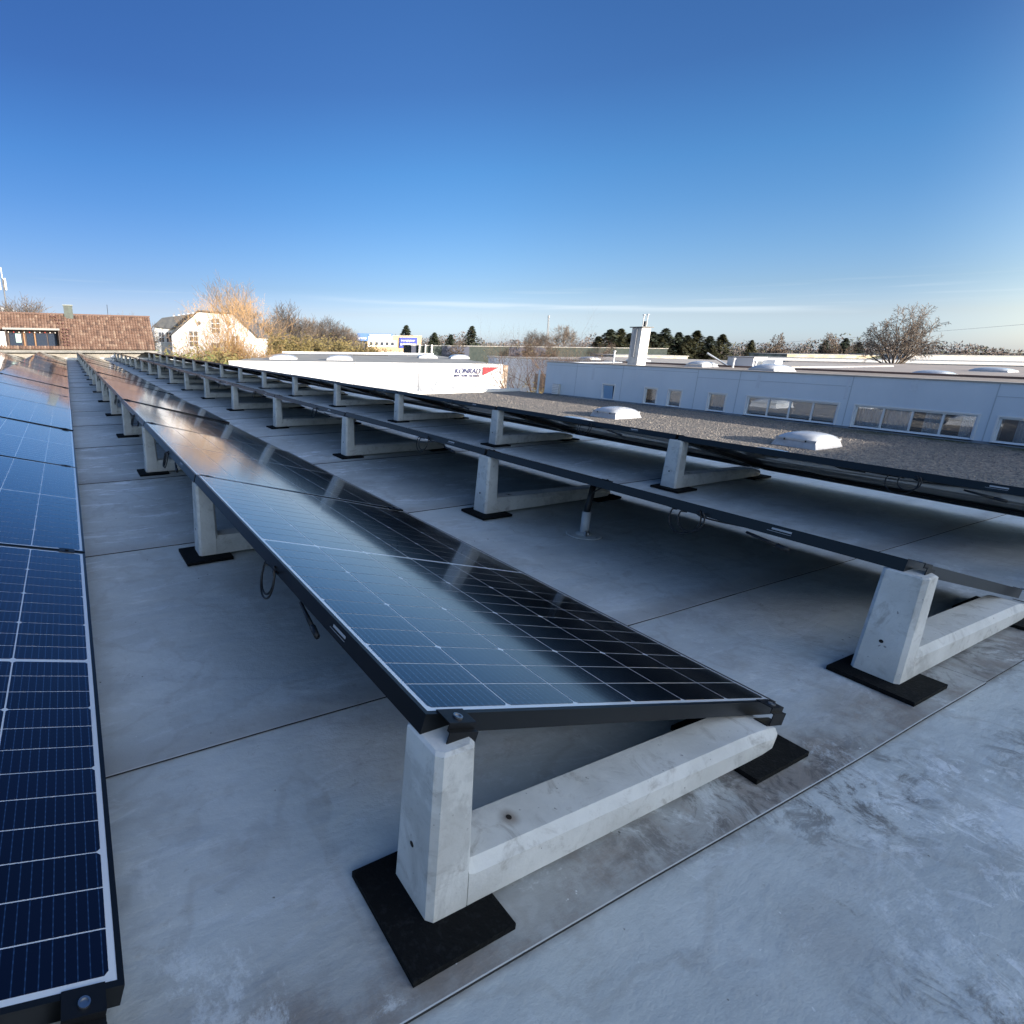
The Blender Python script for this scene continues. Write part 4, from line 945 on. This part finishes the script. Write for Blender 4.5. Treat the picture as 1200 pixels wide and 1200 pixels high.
def fan_tree(seed, H, W):
    # many limbs fanning out from a short trunk into a rounded open crown
    rr = random.Random(seed); tr = MB(); c = MB()
    tr.tube([(0, 0, -.3), (.02, 0, H*.08), (0, .03, H*.14)], [.26, .22, .20], 8)
    def limb(p, d, L, r0, lv):
        n = 5; pts = [p]; q = p; dd = d.copy()
        for i in range(n):
            dd = (dd+Vector((rr.gauss(0, .10), rr.gauss(0, .10), .07-.05*lv+rr.gauss(0, .06)))).normalized(); q = q+dd*L/n; pts.append(q)
        (tr if lv == 0 else c).tube(pts, [max(.010 if H > 5 else .02, r0*(1-.72*i/n)) for i in range(n+1)], 5 if lv < 2 else 3, cap=False)
        if lv >= 4: return
        m = (6, 5, 4, 3)[lv]
        for i in range(m):
            f = .28+.70*(i+rr.random()*.7)/m; j = int(f*n); a = pts[j].lerp(pts[j+1], f*n-j)
            e = Matrix.Rotation(i*2.4+rr.uniform(-.5, .5), 3, dd) @ dd.orthogonal().normalized()
            nd = (dd+e*rr.uniform(.45, .8)+Vector((0, 0, .12))).normalized()
            limb(a, nd, L*(.66-.30*f)*rr.uniform(.85, 1.2), r0*(.50-.2*f), lv+1)
    nl = 13 if H > 5 else 8
    for i in range(nl):
        az = i*2.4+rr.uniform(-.2, .2); e = 1.12*math.sqrt((i+.3)/nl)
        d = Vector((math.sin(e)*math.cos(az), math.sin(e)*math.sin(az), math.cos(e)))
        L = 1/math.sqrt((math.sin(e)/W)**2+(math.cos(e)/H)**2)*.84
        limb(Vector((0, 0, H*.10)), d, L, .085, 0)
    return [tr.mesh('trunk', BARK), c.mesh('crown', BARK)]
big = fan_tree(4, 5.3, 3.3)
tree('bare_tree', 'big rounded bare tree spreading above the blue building roof', 'tree', big, (52.8, 18.7, -.9), .70, .5, .80)
VS = [fan_tree(60+i, 4.5, 1.6) for i in range(2)]
mid = bare_tree_meshes(42, 5.6, 4, (8, 7, 6, 5), .72, .3, .07, 5, OLI, 900, .05, mat('brown_twig', (.13, .085, .06), .9), trunk=.15, fan=.6)
tree('bare_tree', 'brown bare tree between the white wall and the blue building', 'tree', mid, (21.5, 20.6, GZ+.2), .84, 0, .95)
AB = [bare_tree_meshes(70+i, 5.6, 3, (9, 7, 6), .6, .5, .05, 6, AMB, 9000, .06, AMBT, trunk=.1, fan=.45, rmin=.008) for i in range(2)]
for i, (x, y, s_, lb) in enumerate(((9.2, 45.8, .74, 'leftmost golden shrub below the white house'), (10.9, 45.2, .88, 'golden shrub at the middle of the amber clump before the white house'), (12.7, 44.6, .80, 'golden shrub at the right end of the amber clump'))):
    tree('golden_shrub', lb, 'shrub', AB[i % 2], (x, y, GZ), s_, i*2)
bush = bare_tree_meshes(43, 2.2, 3, (8, 6, 5), .8, .2, .03, 5, OLI, 3500, .06, BARKL, trunk=.12, fan=.8)
tree('bush', 'olive bush at the foot of the brown bare tree', 'bush', bush, (20.6, 18.9, -3.0), 1.0, 0)
for i, (x, y, s, lb) in enumerate(((4.8, 34, 1.5, 'dull green bush next to the tiled roof corner'), (6.6, 36, 1.35, 'low green bush left of the amber shrub'), (8.4, 40, 1.5, 'low olive bush at the foot of the white house'))):
    gb = bare_tree_meshes(50+i, 3.0, 3, (8, 6, 5), .8, .2, .04, 5, GRN if i < 2 else OLI, 6000, .09, BARKL, trunk=.12, fan=.7)
    tree('bush', lb, 'bush', gb, (x, y, -4.0), s, i, s*.95)
def ordl(i): return ORD[i+1]
# bare wood left of the office: individual trees
row = [(21.5, 80, 1.08), (24.5, 82, 1.05), (27.0, 79, .95), (29.8, 83, 1.12), (32, 80, .98), (34.6, 82, .96), (37, 79, .92), (38.6, 80, .84)]
for i, (x, y, s) in enumerate(row):
    tree('bare_tree', '%s bare tree from the left in the wood between white house and office' % ordl(i), 'tree', V[i % 3], (x, y, GZ), s*.9, i*1.3, s*.85, 'bare trees in the wood beyond the white hall')
row = [(18.5, 66, 1.05), (21.5, 68, .98), (24.8, 69, 1.1), (28, 70, .98), (31, 70, 1.02), (34, 70, .95), (36.6, 69, .85)]
for i, (x, y, s) in enumerate(row):
    tree('olive_shrub', '%s olive-brown shrub from the left below the bare wood' % ordl(i), 'shrub', VO[i % 2], (x, y, GZ), s, i*1.7, s*.95, 'olive shrubs along the wood')
def conifer(seed, H, W, m, n=2600, irregular=0.45):
    rr = random.Random(seed); tr = MB(); tr.tube([(0, 0, -.2), (0, 0, H*.5), (0, 0, H*.97)], [H*.02, H*.012, .02], 6); c = MB()
    lay = 26
    for i in range(n):
        f = rr.random()**.8; zz = H*(.08+.92*f); layer = math.floor(f*lay)/lay
        az = rr.uniform(0, 6.283); lob = 1+irregular*math.sin(az*3+seed+layer*17)+irregular*.8*math.sin(az*5+layer*41)
        R = W*(1-f)**.8*lob*(.75+.35*((f*lay) % 1)); rad = R*(.35+.65*rr.random()**.5)+.05
        p = Vector((rad*math.cos(az), rad*math.sin(az), zz-rad*.12)); s = H*.035*rr.uniform(.6, 1.3)
        o = Vector((math.cos(az), math.sin(az), rr.uniform(-.5, .2))).normalized(); sd_ = Vector((-math.sin(az), math.cos(az), rr.uniform(-.5, .5)))*s*.45
        c.quad([p-o*s, p-sd_, p+o*s, p+sd_])
    return [tr.mesh('trunk', BARK), c.mesh('crown', m)]
CO = [conifer(1, 9, 2.2, NEED), conifer(2, 9, 2.9, NEED), conifer(3, 9, 2.5, NEED2), conifer(4, 9, 3.2, NEED, 3200, .4)]
cl_ = [(102.5, 87.5, .82), (104.5, 86.3, .98), (106.8, 85.5, 1.0), (108.5, 84.6, .90), (110.4, 84, .99), (112.5, 82.2, .94), (114.6, 82.0, .86), (116, 81.8, 1.02), (118.2, 80.2, .94), (120, 79.4, .87), (121.5, 78.4, .98), (123.6, 76.8, .86), (125.6, 75.4, .90), (104, 84.5, .7), (105.6, 84.2, .80), (109.4, 82.6, .82), (113.6, 80.8, .80), (119, 78.2, .78), (110, 81.5, .72), (117, 78, .70), (122, 75, .66)]
for i, (x, y, s) in enumerate(cl_):
    tree('conifer', '%s conifer from the left in the dark clump beside the white chimney' % ordl(i), 'tree', CO[(i*7) % 4 if i < 12 else 2], (x, y, GZ), s*1.6, i, s*1.0, 'dark conifers in the clump by the chimney')
cl2 = 0
for x, y, s, k, lb in ((78.5, 100.0, 1.02, 1, 'tall conifer standing alone left of the crane'), (71.0, 103, .86, 3, 'bushy conifer right of the office block'), (74.2, 101.5, .82, 1, 'conifer between the office block and the lone conifer'), (65.9, 106.3, 1.02, 1, 'conifer rising behind the tan office block'),
                      (146.6, 66.2, .80, 0, 'small dark conifer left of the big bare tree'), (150.5, 64.4, .85, 1, 'dark conifer close to the big bare tree'), (153.0, 63.0, .76, 3, 'broad dark conifer touching the big bare tree'), (133, 73.5, .78, 2, 'rounded conifer right of the dark clump')):
    tree('conifer', lb, 'tree', CO[k], (x, y, GZ), s*1.15, x, s)
for x, y, s, lb in ((130.5, 67.0, 1.0, 'pruned bare tree right of the conifer clump'), (141, 62.5, 1.02, 'bare tree on the skyline between the conifers'), (144.5, 61, .72, 'small bare tree left of the small dark conifer'), (97, 92.5, .96, 'reddish bare tree beside the crane'), (92, 95, .82, 'low bare tree left of the crane'), (5.2, 60, .74, 'reddish bare treetop behind the tiled roof ridge'), (-4.6, 80, .98, 'bare tree behind the roof beside the phone mast'), (-7.6, 82, .94, 'bare tree at the left edge behind the phone mast')):
    if x > 100 : tree('bare_tree', lb, 'tree', VS[int(x) % 2], (x, y, -2.2), s*1.05, x, s*1.25)
    else: tree('bare_tree', lb, 'tree', V[int(x) % 3], (x, y, GZ), s, x, s*.93)
for i, (x, y, s) in enumerate(((56, 74.5, .9), (66, 69, 1.0), (69.5, 68, .85), (78, 64, .8))):
    tree('bare_tree', '%s small bare tree from the left in front of the long green hall' % ordl(i), 'tree', VS[i % 2], (x, y, -2.2), s*.85, i*2, s*.9)
# far wood along the horizon: one mass
b = MB(); r = random.Random(77)
for seg in range(1500):
    a = math.radians(-24+r.random()*100); D2 = r.uniform(215, 330); x, y = D2*math.sin(a), D2*math.cos(a)
    h = r.uniform(4.6, 8.6)*(.95+.16*math.sin(a*23)+.1*math.sin(a*61)); wr = r.uniform(2.4, 5.0)
    for j in range(64):
        hz = r.random()**.7; wdt = wr*math.sqrt(max(.05, 1-(1.5*hz-.62)**2*1.25))
        p = Vector((x+r.gauss(0, wdt*.6), y+r.gauss(0, wdt*.6), GZ+h*hz)); L = r.uniform(.35, .9)
        d = Vector((r.gauss(0, .7), r.gauss(0, .7), .8)).normalized()*L; s = Vector((r.gauss(0, 1), r.gauss(0, 1), 0)).normalized()*L*.3
        b.quad([p-s, p+s, p+d]); b.mi[-1] = 0 if (seg % 6) else 1
o = b.build('far_wood', [mat('far_twigs', (.12, .10, .095), .95), NEED2]); tag(o, 'hazy far-off wood along the horizon', 'wood', kind='stuff')
